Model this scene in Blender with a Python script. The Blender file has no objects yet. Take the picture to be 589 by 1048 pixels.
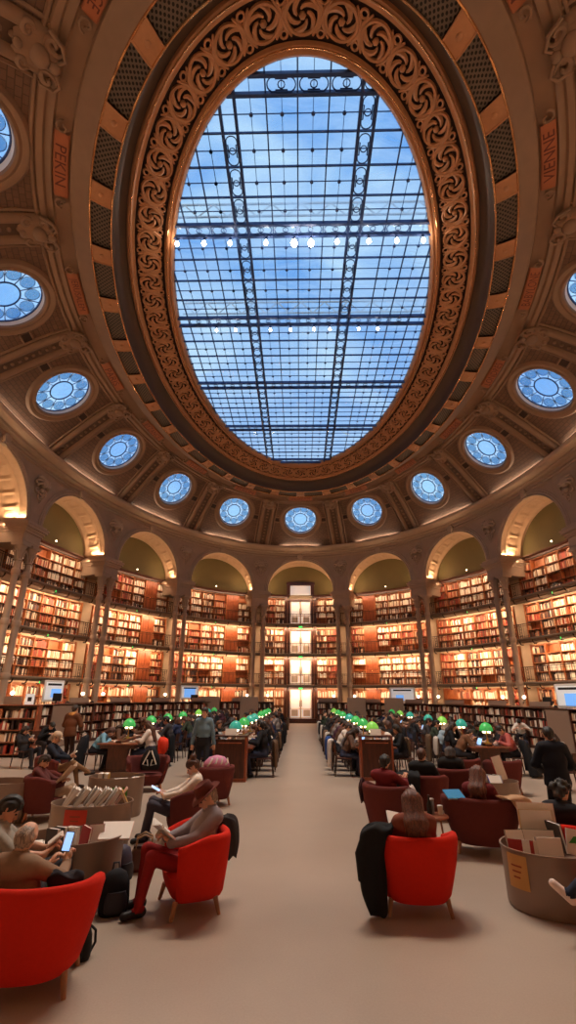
# light levels
SKY_STR = 1.9; EXPO = 0.0
P_BULB, P_CORN, P_ARCH = 800, 24, 70
P_SHELF = [110, 210, 200, 75]
LEVELS = [(0.0, 2.78), (2.95, 5.28), (5.45, 7.78), (7.95, 10.45)]
import bpy, bmesh, math, random
import numpy as np
from mathutils import Vector, Matrix
PI = math.pi
SC = bpy.context.scene
COL = SC.collection
RNG = random.Random(7)

# ------------------------------------------------------------------ mesh builder
class MB:
    def __init__(s):
        s.v = []; s.f = []; s.m = []; s.uv = None
    def add(s, vs, fs, mi=0):
        b = len(s.v)
        s.v.extend([tuple(map(float, p)) for p in vs])
        for f in fs:
            s.f.append(tuple(b + i for i in f)); s.m.append(mi)
        return s
    def box(s, c, d, rz=0.0, mi=0, M=None):
        x, y, z = d[0] / 2, d[1] / 2, d[2] / 2
        R = M if M is not None else Matrix.Rotation(rz, 3, 'Z')
        c = Vector(c)
        vs = [c + R @ Vector((i * x, j * y, k * z)) for k in (-1, 1) for j in (-1, 1) for i in (-1, 1)]
        return s.add(vs, [(0, 2, 3, 1), (4, 5, 7, 6), (0, 1, 5, 4), (2, 6, 7, 3), (0, 4, 6, 2), (1, 3, 7, 5)], mi)
    def rbox(s, c, d, r=0.02, rz=0.0, mi=0, M=None):
        """box with rounded vertical corners and bevelled top and bottom"""
        hx, hy, hz = d[0] / 2, d[1] / 2, d[2] / 2
        r = min(r, hx * .98, hy * .98, hz * .98)
        R = M if M is not None else Matrix.Rotation(rz, 3, 'Z')
        c = Vector(c); vs = []; n = 4
        lev = [(-hz, r), (-hz + r * .3, r * .3), (-hz + r, 0), (hz - r, 0), (hz - r * .3, r * .3), (hz, r)]
        for z, ins in lev:
            for q, (sx, sy) in enumerate(((1, 1), (-1, 1), (-1, -1), (1, -1))):
                for k in range(n):
                    a = (q + k / (n - 1)) * PI / 2
                    rr = r
                    vs.append(c + R @ Vector((sx * (hx - r) + math.cos(a) * (rr - ins * .9), sy * (hy - r) + math.sin(a) * (rr - ins * .9), z)))
        N = 4 * n; fs = []
        for l in range(len(lev) - 1):
            for i in range(N):
                fs.append((l * N + i, l * N + (i + 1) % N, (l + 1) * N + (i + 1) % N, (l + 1) * N + i))
        fs.append(tuple(range(N - 1, -1, -1))); fs.append(tuple(range((len(lev) - 1) * N, len(lev) * N)))
        return s.add(vs, fs, mi)
    def cyl(s, a, b, r0, r1=None, n=12, mi=0, caps=True):
        r1 = r0 if r1 is None else r1
        a = Vector(a); b = Vector(b); d = (b - a)
        if d.length < 1e-6: return s
        d.normalize(); p = d.orthogonal().normalized(); q = d.cross(p)
        vs = []
        for c, r in ((a, r0), (b, r1)):
            for i in range(n):
                t = 2 * PI * i / n
                vs.append(c + (p * math.cos(t) + q * math.sin(t)) * r)
        fs = [(i, (i + 1) % n, n + (i + 1) % n, n + i) for i in range(n)]
        if caps: fs += [tuple(range(n - 1, -1, -1)), tuple(range(n, 2 * n))]
        return s.add(vs, fs, mi)
    def lathe(s, c, prof, n=20, mi=0, sx=1.0, sy=1.0, rz=0.0, M=None):
        """prof: list of (r, z)"""
        c = Vector(c); vs = []
        R = M if M is not None else Matrix.Rotation(rz, 3, 'Z')
        for r, z in prof:
            for i in range(n):
                t = 2 * PI * i / n
                vs.append(c + R @ Vector((r * sx * math.cos(t), r * sy * math.sin(t), z)))
        fs = []
        for l in range(len(prof) - 1):
            for i in range(n):
                fs.append((l * n + i, l * n + (i + 1) % n, (l + 1) * n + (i + 1) % n, (l + 1) * n + i))
        if prof[0][0] > 1e-5: fs.append(tuple(range(n - 1, -1, -1)))
        if prof[-1][0] > 1e-5: fs.append(tuple(range((len(prof) - 1) * n, len(prof) * n)))
        return s.add(vs, fs, mi)
    def tube(s, pts, r, n=6, closed=False, mi=0):
        pts = [Vector(p) for p in pts]; N = len(pts)
        rs = r if isinstance(r, (list, tuple)) else [r] * N
        vs = []; up = None
        for i, p in enumerate(pts):
            if closed: d = pts[(i + 1) % N] - pts[i - 1]
            else: d = pts[min(i + 1, N - 1)] - pts[max(i - 1, 0)]
            if d.length < 1e-9: d = Vector((0, 0, 1))
            d.normalize()
            if up is None: up = d.orthogonal().normalized()
            up = (up - d * up.dot(d))
            if up.length < 1e-6: up = d.orthogonal()
            up.normalize(); q = d.cross(up)
            for k in range(n):
                t = 2 * PI * k / n
                vs.append(p + (up * math.cos(t) + q * math.sin(t)) * rs[i])
        fs = []
        for i in range(N if closed else N - 1):
            j = (i + 1) % N
            for k in range(n):
                fs.append((i * n + k, i * n + (k + 1) % n, j * n + (k + 1) % n, j * n + k))
        if not closed:
            fs += [tuple(range(n - 1, -1, -1)), tuple(range((N - 1) * n, N * n))]
        return s.add(vs, fs, mi)
    def ball(s, c, r, n=10, mi=0, M=None):
        rx, ry, rz = (r, r, r) if not isinstance(r, (tuple, list)) else r
        R = M if M is not None else Matrix.Identity(3)
        c = Vector(c); h = max(4, n // 2 + 1); vs = [c + R @ Vector((0, 0, -rz))]
        for l in range(1, h):
            a = -PI / 2 + PI * l / h
            for i in range(n):
                t = 2 * PI * i / n
                vs.append(c + R @ Vector((rx * math.cos(a) * math.cos(t), ry * math.cos(a) * math.sin(t), rz * math.sin(a))))
        vs.append(c + R @ Vector((0, 0, rz)))
        fs = [(0, 1 + (i + 1) % n, 1 + i) for i in range(n)]
        for l in range(h - 2):
            for i in range(n):
                fs.append((1 + l * n + i, 1 + l * n + (i + 1) % n, 1 + (l + 1) * n + (i + 1) % n, 1 + (l + 1) * n + i))
        b = 1 + (h - 2) * n
        fs += [(b + i, b + (i + 1) % n, len(vs) - 1) for i in range(n)]
        return s.add(vs, fs, mi)
    def grid(s, rows, closed_u=False, closed_v=False, mi=0):
        nv = len(rows); nu = len(rows[0]); vs = [p for r in rows for p in r]; fs = []
        for j in range(nv if closed_v else nv - 1):
            for i in range(nu if closed_u else nu - 1):
                a, b = i, (i + 1) % nu; c = (j + 1) % nv
                fs.append((j * nu + a, j * nu + b, c * nu + b, c * nu + a))
        return s.add(vs, fs, mi)
    def mesh(s, name, mats, smooth=None, recalc=True):
        me = bpy.data.meshes.new(name)
        me.from_pydata(s.v, [], s.f); 
        for m in (mats if isinstance(mats, (list, tuple)) else [mats]): me.materials.append(m)
        me.polygons.foreach_set('material_index', s.m)
        if s.uv is not None:
            ul = me.uv_layers.new(name='UVMap')
            for l in me.loops: ul.data[l.index].uv = s.uv[l.vertex_index]
        if recalc:
            bm = bmesh.new(); bm.from_mesh(me); bmesh.ops.recalc_face_normals(bm, faces=bm.faces); bm.to_mesh(me); bm.free()
        if smooth is not None:
            me.polygons.foreach_set('use_smooth', [True] * len(me.polygons))
            if smooth < 170: me.set_sharp_from_angle(angle=math.radians(smooth))
        me.update()
        return me
    def build(s, name, mats, parent=None, smooth=None, recalc=True, loc=None):
        return link(name, s.mesh(name, mats, smooth, recalc), parent, loc)

def link(name, me, parent=None, loc=None):
    o = bpy.data.objects.new(name, me); COL.objects.link(o)
    if parent is not None: o.parent = parent
    if loc is not None: o.location = loc
    return o
def tag(o, label, cat, group=None):
    o['label'] = label; o['category'] = cat
    if group: o['group'] = group
    return o
def struct(o, label=None, cat=None):
    o['kind'] = 'structure'
    if label: o['label'] = label
    if cat: o['category'] = cat
    return o
def thing(name, label, cat, loc=(0, 0, 0), rz=0.0, group=None):
    o = bpy.data.objects.new(name, None); COL.objects.link(o)
    o.location = loc; o.rotation_euler = (0, 0, rz); o.empty_display_size = .1
    return tag(o, label, cat, group)
CH = {}
def copy_tree(o, parent=None):
    c = o.copy(); COL.objects.link(c)
    if parent is not None: c.parent = parent
    for ch in list(o.children): copy_tree(ch, c)
    return c
ORD = ['', 'first', 'second', 'third', 'fourth', 'fifth', 'sixth', 'seventh', 'eighth', 'ninth', 'tenth', 'eleventh', 'twelfth', 'thirteenth', 'fourteenth']

# ------------------------------------------------------------------ materials
def srgb(r, g, b):
    f = lambda c: c / 12.92 if c <= .04045 else ((c + .055) / 1.055) ** 2.4
    return (f(r / 255), f(g / 255), f(b / 255), 1)
def mat(name, col, rough=.6, metal=0.0, noise=0.0, nscale=6.0, bump=0.0, bscale=40.0, emit=None, estr=0.0, spec=.5, trans=0.0):
    m = bpy.data.materials.new(name); m.use_nodes = True
    nt = m.node_tree; b = nt.nodes['Principled BSDF']
    b.inputs['Base Color'].default_value = col; b.inputs['Roughness'].default_value = rough
    b.inputs['Metallic'].default_value = metal; b.inputs['Specular IOR Level'].default_value = spec
    tc = nt.nodes.new('ShaderNodeTexCoord')
    if noise > 0:
        n = nt.nodes.new('ShaderNodeTexNoise'); n.inputs['Scale'].default_value = nscale; n.inputs['Detail'].default_value = 5
        nt.links.new(tc.outputs['Object'], n.inputs['Vector'])
        mx = nt.nodes.new('ShaderNodeMix'); mx.data_type = 'RGBA'
        mx.inputs[6].default_value = tuple(c * (1 - noise) for c in col[:3]) + (1,)
        mx.inputs[7].default_value = tuple(min(1, c * (1 + noise)) for c in col[:3]) + (1,)
        nt.links.new(n.outputs['Fac'], mx.inputs[0]); nt.links.new(mx.outputs[2], b.inputs['Base Color'])
    if bump > 0:
        n2 = nt.nodes.new('ShaderNodeTexNoise'); n2.inputs['Scale'].default_value = bscale; n2.inputs['Detail'].default_value = 4
        nt.links.new(tc.outputs['Object'], n2.inputs['Vector'])
        bp = nt.nodes.new('ShaderNodeBump'); bp.inputs['Strength'].default_value = bump; bp.inputs['Distance'].default_value = .02
        nt.links.new(n2.outputs['Fac'], bp.inputs['Height']); nt.links.new(bp.outputs['Normal'], b.inputs['Normal'])
    if emit is not None:
        b.inputs['Emission Color'].default_value = emit; b.inputs['Emission Strength'].default_value = estr
    return m
def wood(name, c1, c2, rough=.45, scale=3.0):
    m = mat(name, c1, rough); nt = m.node_tree; b = nt.nodes['Principled BSDF']
    tc = nt.nodes['Texture Coordinate'] if 'Texture Coordinate' in nt.nodes else nt.nodes.new('ShaderNodeTexCoord')
    mp = nt.nodes.new('ShaderNodeMapping'); mp.inputs['Scale'].default_value = (scale * 4, scale * 4, scale * .5)
    n = nt.nodes.new('ShaderNodeTexNoise'); n.inputs['Scale'].default_value = 2; n.inputs['Detail'].default_value = 6; n.inputs['Distortion'].default_value = .6
    r = nt.nodes.new('ShaderNodeValToRGB'); r.color_ramp.elements[0].color = c1; r.color_ramp.elements[1].color = c2
    r.color_ramp.elements[0].position = .35; r.color_ramp.elements[1].position = .68
    nt.links.new(tc.outputs['Object'], mp.inputs['Vector']); nt.links.new(mp.outputs['Vector'], n.inputs['Vector'])
    nt.links.new(n.outputs['Fac'], r.inputs['Fac']); nt.links.new(r.outputs['Color'], b.inputs['Base Color'])
    return m
# ------------------------------------------------------------------ oval geometry
B0, A0 = 14.5, 21.5317            # pier face: half width (X), half length (Y)
NB = 16
_t = np.linspace(0, 2 * np.pi, 8001)
_s = np.r_[0, np.cumsum(np.hypot(np.diff(B0 * np.sin(_t)), np.diff(A0 * np.cos(_t))))]
BAY = _s[-1] / NB                 # 7.14 m of pier face per bay
def T(u): return float(np.interp((u % NB) * BAY, _s, _t))
EX, EY, EK = 5.88, 12.542, 1.0429
EF = B0 - EX                      # e of the pier face (8.62)
def W(u, e, z):
    t = T(u)
    return Vector(((EX + e) * math.sin(t), (EY + EK * e) * math.cos(t), z))
def Wt(t, e, z): return Vector(((EX + e) * math.sin(t), (EY + EK * e) * math.cos(t), z))
def loc_scale(u, e):              # metres per bay unit of u at offset e
    return (W(u + .01, e, 0) - W(u - .01, e, 0)).length / .02
def WS(k, s, e, z):               # s metres along the pier face from the centre of bay k
    return W(k + s / BAY, e, z)
def WM(k, s, e, z):               # s true metres along at offset e
    return W(k + s / loc_scale(k, e), e, z)
def frame(u, e, z):
    """matrix: x along the wall to the right seen from inside, y outwards, z up"""
    p = W(u, e, z); a = (W(u + .01, e, z) - W(u - .01, e, z)).normalized()
    o = Vector((-a.y, a.x, 0))
    M = Matrix((a, o, Vector((0, 0, 1)))).transposed()
    return p, M
def sweep(prof, n=256, u0=0.0, u1=NB, closed=True, mi=0, mb=None):
    mb = mb or MB(); rows = []
    full = closed and abs(u1 - u0 - NB) < 1e-6
    for i in range(n if full else n + 1):
        u = u0 + (u1 - u0) * i / n
        rows.append([W(u, e, z) for e, z in prof])
    mb.grid(rows, closed_v=full, mi=mi)
    return mb
ZS, RA = 10.5355, BAY * .805 / 2   # springing line and arch radius (2.875)
ZSK = 18.54
EW = 10.62                         # outer (bookcase) wall
def bay_name(k):
    k = ((k + 8) % 16) - 8
    if k == 0: return 'far bay above the central doors'
    return '%s bay %s of the far doors' % (ORD[abs(k)], 'left' if k < 0 else 'right')
def pier_name(k):                  # pier between bay k and k+1
    if k >= 0: return '%s pier right of the far doors' % ORD[k + 1]
    return '%s pier left of the far doors' % ORD[-k]

# ------------------------------------------------------------------ materials of the hall
M_stone = mat('warm stone', srgb(160, 134, 113), .75, noise=.16, nscale=2.2, bump=.25, bscale=14)
M_stone2 = mat('carved stone', srgb(170, 143, 121), .7, noise=.12, nscale=3)
M_plaster = mat('plaster', srgb(190, 160, 130), .8, noise=.1, nscale=2)
M_olive = mat('olive painted lunette', srgb(104, 90, 52), .7, noise=.1, nscale=1.5)
M_soffit = mat('cream soffit', srgb(190, 152, 120), .7, noise=.14, nscale=5)
M_cove = mat('dome panel', srgb(104, 76, 58), .75)
M_rib = mat('dome rib', srgb(128, 97, 74), .65, noise=.12, nscale=3)
M_ribd = mat('dome rib middle band', srgb(92, 68, 52), .7, noise=.12, nscale=3)  # darker tone of the flat band between the rib rolls
M_gilt = mat('old gilt', srgb(172, 120, 82), .5, metal=.12, noise=.15, nscale=8)
M_giltb = mat('bright gilt', srgb(225, 165, 110), .25, metal=.8)
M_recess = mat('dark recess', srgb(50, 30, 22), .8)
M_darkcove = mat('dark cove', srgb(74, 56, 44), .5, noise=.1, nscale=4)
M_grille = mat('perforated grille', srgb(92, 80, 70), .5, metal=.3)
M_plaque = mat('terracotta plaque', srgb(158, 92, 58), .65, noise=.12, nscale=5)
M_letter = mat('dark letters', srgb(92, 38, 24), .6)
M_iron = mat('dark iron painted blue-lit', srgb(42, 66, 116), .45, metal=.2)  # dark iron; the blue of the sky light is painted into its colour
M_white = mat('white paint', srgb(225, 215, 205), .5)
M_floor = mat('polished floor', srgb(178, 152, 132), .33, spec=.6)
M_shelf = wood('lit shelf wood', srgb(150, 82, 42), srgb(180, 106, 58), .5)
M_darkwood = wood('dark mahogany', srgb(58, 28, 18), srgb(88, 44, 27), .35)
M_redwood = wood('red brown wood', srgb(128, 60, 30), srgb(160, 82, 44), .4)
M_slab = mat('gallery iron', srgb(120, 102, 86), .6, noise=.08)
M_rail = mat('rail iron', srgb(52, 40, 33), .5, metal=.5)
M_green = mat('green exit lamp', srgb(30, 160, 60), .4, emit=srgb(60, 255, 110), estr=1.6)
M_led = mat('warm strip lamp', srgb(255, 225, 185), .4, emit=(1.0, .70, .42, 1), estr=22)
M_doorglow = mat('lit doorway', srgb(255, 235, 215), .4, emit=(1.0, .83, .72, 1), estr=.42)
M_bulb = mat('lit bulb', srgb(255, 240, 220), .3, emit=(1.0, .84, .66, 1), estr=60)
M_black = mat('black', srgb(20, 18, 18), .5)
M_taupe = mat('taupe metal', srgb(140, 116, 100), .42, metal=.15)
M_paper = mat('paper', srgb(232, 220, 208), .7)

def fishscale():
    nt = M_cove.node_tree; b = nt.nodes['Principled BSDF']; tc = nt.nodes['Texture Coordinate']
    br = nt.nodes.new('ShaderNodeTexBrick'); br.offset = .5
    br.inputs['Color1'].default_value = srgb(108, 79, 60); br.inputs['Color2'].default_value = srgb(97, 70, 53)
    br.inputs['Mortar'].default_value = srgb(76, 54, 41); br.inputs['Scale'].default_value = 1
    br.inputs['Brick Width'].default_value = .34; br.inputs['Row Height'].default_value = .2; br.inputs['Mortar Size'].default_value = .02
    br.inputs['Mortar Smooth'].default_value = .6
    nt.links.new(tc.outputs['UV'], br.inputs['Vector']); nt.links.new(br.outputs['Color'], b.inputs['Base Color'])
    bp = nt.nodes.new('ShaderNodeBump'); bp.inputs['Strength'].default_value = .5; bp.inputs['Distance'].default_value = .03; bp.invert = True
    nt.links.new(br.outputs['Fac'], bp.inputs['Height']); nt.links.new(bp.outputs['Normal'], b.inputs['Normal'])
fishscale()
def floor_mat():
    nt = M_floor.node_tree; b = nt.nodes['Principled BSDF']; tc = nt.nodes['Texture Coordinate']
    n = nt.nodes.new('ShaderNodeTexNoise'); n.inputs['Scale'].default_value = .5; n.inputs['Detail'].default_value = 6
    n2 = nt.nodes.new('ShaderNodeTexNoise'); n2.inputs['Scale'].default_value = 60; n2.inputs['Detail'].default_value = 3
    ad = nt.nodes.new('ShaderNodeMath'); ad.operation = 'MULTIPLY_ADD'; ad.inputs[1].default_value = .35
    r = nt.nodes.new('ShaderNodeValToRGB')
    r.color_ramp.elements[0].position = .45; r.color_ramp.elements[0].color = srgb(156, 137, 121)
    r.color_ramp.elements[1].position = .95; r.color_ramp.elements[1].color = srgb(180, 160, 143)
    nt.links.new(tc.outputs['Object'], n.inputs['Vector']); nt.links.new(tc.outputs['Object'], n2.inputs['Vector'])
    nt.links.new(n2.outputs['Fac'], ad.inputs[0]); nt.links.new(n.outputs['Fac'], ad.inputs[2])
    nt.links.new(ad.outputs[0], r.inputs['Fac']); nt.links.new(r.outputs['Color'], b.inputs['Base Color'])
    mr = nt.nodes.new('ShaderNodeMapRange'); mr.inputs[3].default_value = .31; mr.inputs[4].default_value = .4
    nt.links.new(n.outputs['Fac'], mr.inputs[0]); nt.links.new(mr.outputs[0], b.inputs['Roughness'])
floor_mat()
def grille_mat():
    nt = M_grille.node_tree; b = nt.nodes['Principled BSDF']; tc = nt.nodes['Texture Coordinate']
    sep = nt.nodes.new('ShaderNodeSeparateXYZ'); nt.links.new(tc.outputs['UV'], sep.inputs[0])
    def mth(op, a, bb=None):
        n = nt.nodes.new('ShaderNodeMath'); n.operation = op
        for i, v in enumerate((a, bb)):
            if v is None: continue
            if isinstance(v, (int, float)): n.inputs[i].default_value = v
            else: nt.links.new(v, n.inputs[i])
        return n.outputs[0]
    P = .16
    row = mth('DIVIDE', sep.outputs[1], P * .5); rf = mth('FLOOR', row); odd = mth('MULTIPLY', mth('MODULO', rf, 2.0), .5)
    xx = mth('SUBTRACT', mth('FRACT', mth('ADD', mth('DIVIDE', sep.outputs[0], P), odd)), .5)
    yy = mth('MULTIPLY', mth('SUBTRACT', mth('FRACT', row), .5), .55)
    d = mth('SQRT', mth('ADD', mth('MULTIPLY', xx, xx), mth('MULTIPLY', yy, yy)))
    hole = mth('LESS_THAN', d, .25)
    mx = nt.nodes.new('ShaderNodeMix'); mx.data_type = 'RGBA'
    mx.inputs[6].default_value = srgb(98, 84, 72); mx.inputs[7].default_value = srgb(14, 9, 8)
    nt.links.new(hole, mx.inputs[0]); nt.links.new(mx.outputs[2], b.inputs['Base Color'])
grille_mat()
def glass_mat(name, tint, milk=.25, mcol=(.75, .85, 1, 1), scale=.9):
    m = bpy.data.materials.new(name); m.use_nodes = True; nt = m.node_tree; nt.nodes.clear()
    out = nt.nodes.new('ShaderNodeOutputMaterial'); tr = nt.nodes.new('ShaderNodeBsdfTransparent'); tl = nt.nodes.new('ShaderNodeBsdfTranslucent')
    gl = nt.nodes.new('ShaderNodeBsdfGlossy'); gl.inputs['Roughness'].default_value = .08
    tr.inputs['Color'].default_value = tint; tl.inputs['Color'].default_value = mcol
    a = nt.nodes.new('ShaderNodeMixShader'); b = nt.nodes.new('ShaderNodeMixShader'); b.inputs[0].default_value = .03
    tc = nt.nodes.new('ShaderNodeTexCoord'); mp = nt.nodes.new('ShaderNodeMapping'); mp.inputs['Scale'].default_value = (scale * .35, scale, scale)
    n = nt.nodes.new('ShaderNodeTexNoise'); n.inputs['Scale'].default_value = 1; n.inputs['Detail'].default_value = 5; n.inputs['Distortion'].default_value = 1.2
    mr = nt.nodes.new('ShaderNodeMapRange'); mr.inputs[1].default_value = .35; mr.inputs[2].default_value = .7
    mr.inputs[3].default_value = milk * .4; mr.inputs[4].default_value = milk * 1.8
    nt.links.new(tc.outputs['Object'], mp.inputs[0]); nt.links.new(mp.outputs[0], n.inputs[0]); nt.links.new(n.outputs[0], mr.inputs[0])
    nt.links.new(mr.outputs[0], a.inputs[0]); nt.links.new(tr.outputs[0], a.inputs[1]); nt.links.new(tl.outputs[0], a.inputs[2])
    nt.links.new(a.outputs[0], b.inputs[1]); nt.links.new(gl.outputs[0], b.inputs[2]); nt.links.new(b.outputs[0], out.inputs[0])
    return m
M_sky = glass_mat('skylight glass', (.48, .53, .56, 1), .42, (.46, .51, .56, 1))
M_petal = glass_mat('rose window pale glass', (.47, .57, .66, 1), .25, (.46, .54, .62, 1), scale=3)
M_disc = glass_mat('rose window blue glass', (.31, .46, .58, 1), .15, (.4, .48, .56, 1), scale=3)
M_lattice = glass_mat('rose window white glass', (1, 1, 1, 1), .25, (1, 1, 1, 1), scale=5)

# ------------------------------------------------------------------ floor, walls
mb = MB(); n = 160
pts = [W(NB * i / n, EW + .6, 0) for i in range(n)]
mb.add([(0, 0, 0)] + pts, [(0, 1 + i, 1 + (i + 1) % n) for i in range(n)])
struct(mb.build('floor', M_floor))
# outer wall: plaster below, olive lunettes above the top bookcases
mb = MB(); sweep([(EW, -.02), (EW, 10.62)], 320, mi=0, mb=mb); sweep([(EW, 10.62), (EW, 13.9)], 320, mi=1, mb=mb)
struct(mb.build('wall_outer', [M_plaster, M_olive], smooth=60))
# arcade face with an arched opening in each bay
mb = MB(); ZT = 13.95
for k in range(NB):
    ss = [-BAY / 2, -(BAY / 2 + RA) / 2] + [-RA * math.cos(PI * i / 36) for i in range(37)] + [(BAY / 2 + RA) / 2, BAY / 2]
    lo = []; hi = []
    for s in ss:
        zb = ZS + math.sqrt(max(0, RA * RA - s * s)) if abs(s) <= RA else 9.4
        lo.append(WS(k, s, EF, zb)); hi.append(WS(k, s, EF, ZT))
    mid = [a.lerp(b, .5) for a, b in zip(lo, hi)]
    mb.grid([lo, mid, hi])
    for sg in (-1, 1):     # jamb of the pier block
        a = [WS(k, sg * RA, EF, 9.4), WS(k, sg * RA, EF, ZS + .01)]; b = [WS(k, sg * RA, EW, 9.4), WS(k, sg * RA, EW, ZS + .01)]
        mb.grid([a, b])
struct(mb.build('wall_arcade', M_stone, smooth=40))
# arch soffits with coffers + moulded archivolt
def arch(k):
    mb = MB(); nt_, ne = 60, 16
    rows = []
    for j in range(ne + 1):
        e = EF + (EW - EF) * j / ne; r = []
        for i in range(nt_ + 1):
            a = PI * i / nt_
            fi = (i / nt_ * 12) % 1; fe = j / ne
            cof = .06 if (.3 < fe < .78 and .17 < fi < .83) else 0
            cof2 = .03 if (.42 < fe < .66 and .36 < fi < .64) else 0
            rr = RA + cof - cof2 - (.05 if (.14 < fe < .22 or .84 < fe < .92) else 0)
            r.append(WS(k, -rr * math.cos(a), e, ZS + rr * math.sin(a)))
        rows.append(r)
    mb.grid(rows)
    o = struct(mb.build('trim_%d' % (k + 1), M_soffit, smooth=30))
    mb = MB()
    for r0, rad, off in ((RA + .03, .05, .02), (RA + .16, .07, .03), (RA + .30, .045, .03)):
        mb.tube([WS(k, -r0 * math.cos(PI * i / 48), EF - off, ZS + r0 * math.sin(PI * i / 48)) for i in range(49)], rad, 6)
    mb.build('archivolt', M_stone2, o, smooth=50)
    # keystone boss
    p, M = frame(k, EF - .1, ZS + RA + .33)
    mb = MB(); mb.lathe(p, [(.02, -.16), (.1, -.16), (.13, -.1), (.24, -.08), (.27, .02), (.25, .1), (.18, .12)], 18, M=M @ Matrix.Rotation(PI / 2, 3, 'X'))
    mb.box(p + M @ Vector((0, .05, -.05)), (.34, .22, .62), M=M)
    mb.build('keystone', M_stone2, o, smooth=40)
for k in range(NB): arch(k)
# frieze, cornice
CORN = [(EF + .02, 13.85), (EF - .08, 13.9), (EF - .1, 14.02), (EF - .28, 14.06), (EF - .34, 14.16), (EF - .55, 14.2), (EF - .74, 14.3), (EF - .8, 14.42), (EF - .78, 14.5), (EF - .3, 14.56)]
struct(sweep(CORN, 320).build('trim_17', M_stone2, smooth=35))
mb = MB(); 
for e, z, r in ((EF - .03, 13.72, .05), (EF - .36, 14.06, .03)):
    mb.tube([W(NB * i / 256, e, z) for i in range(256)], r, 6, closed=True)
for k in range(NB):       # raised frieze panels between keystones
    for sg in (-1, 1):
        pa = [WS(k, sg * (.45 + q * .35), EF - .03, 13.62) for q in range(7)]
        mb.tube(pa, .03, 5)
struct(mb.build('trim_18', M_stone2, smooth=50))

# ------------------------------------------------------------------ dome cove with round windows
_cp = [(8.35, 14.5), (7.95, 14.9), (7.2, 15.47), (6.13, 16.29), (5.2, 16.93), (4.5, 17.3)]
def _cat(p, n=14):
    out = []; q = [p[0]] + p + [p[-1]]
    for i in range(1, len(q) - 2):
        for j in range(n):
            t = j / n
            out.append(tuple(.5 * ((2 * q[i][c]) + (-q[i - 1][c] + q[i + 1][c]) * t + (2 * q[i - 1][c] - 5 * q[i][c] + 4 * q[i + 1][c] - q[i + 2][c]) * t * t + (-q[i - 1][c] + 3 * q[i][c] - 3 * q[i + 1][c] + q[i + 2][c]) * t ** 3) for c in (0, 1)))
    out.append(p[-1]); return out
_pf = np.array(_cat(_cp)); _pl = np.r_[0, np.cumsum(np.hypot(np.diff(_pf[:, 0]), np.diff(_pf[:, 1])))]
LCV = float(_pl[-1])
def cove(v, off=0.0):              # v metres up along the cove -> (e, z), off = raised towards the room
    v = min(max(v, 0), LCV)
    e = float(np.interp(v, _pl, _pf[:, 0])); z = float(np.interp(v, _pl, _pf[:, 1]))
    e2 = float(np.interp(min(v + .05, LCV), _pl, _pf[:, 0])); z2 = float(np.interp(min(v + .05, LCV), _pl, _pf[:, 1]))
    e1 = float(np.interp(max(v - .05, 0), _pl, _pf[:, 0])); z1 = float(np.interp(max(v - .05, 0), _pl, _pf[:, 1]))
    de, dz = e2 - e1, z2 - z1; L = math.hypot(de, dz)
    return e - dz / L * off, z + de / L * off
VOC = float(np.interp(-6.13, -_pf[:, 0], _pl))     # oculus centre along the cove
def WC(k, a, v, off=0.0, true=True):
    e, z = cove(v, off)
    return WM(k, a, e, z) if true else WS(k, a, e, z)
RO = 1.36                          # glass radius
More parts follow.
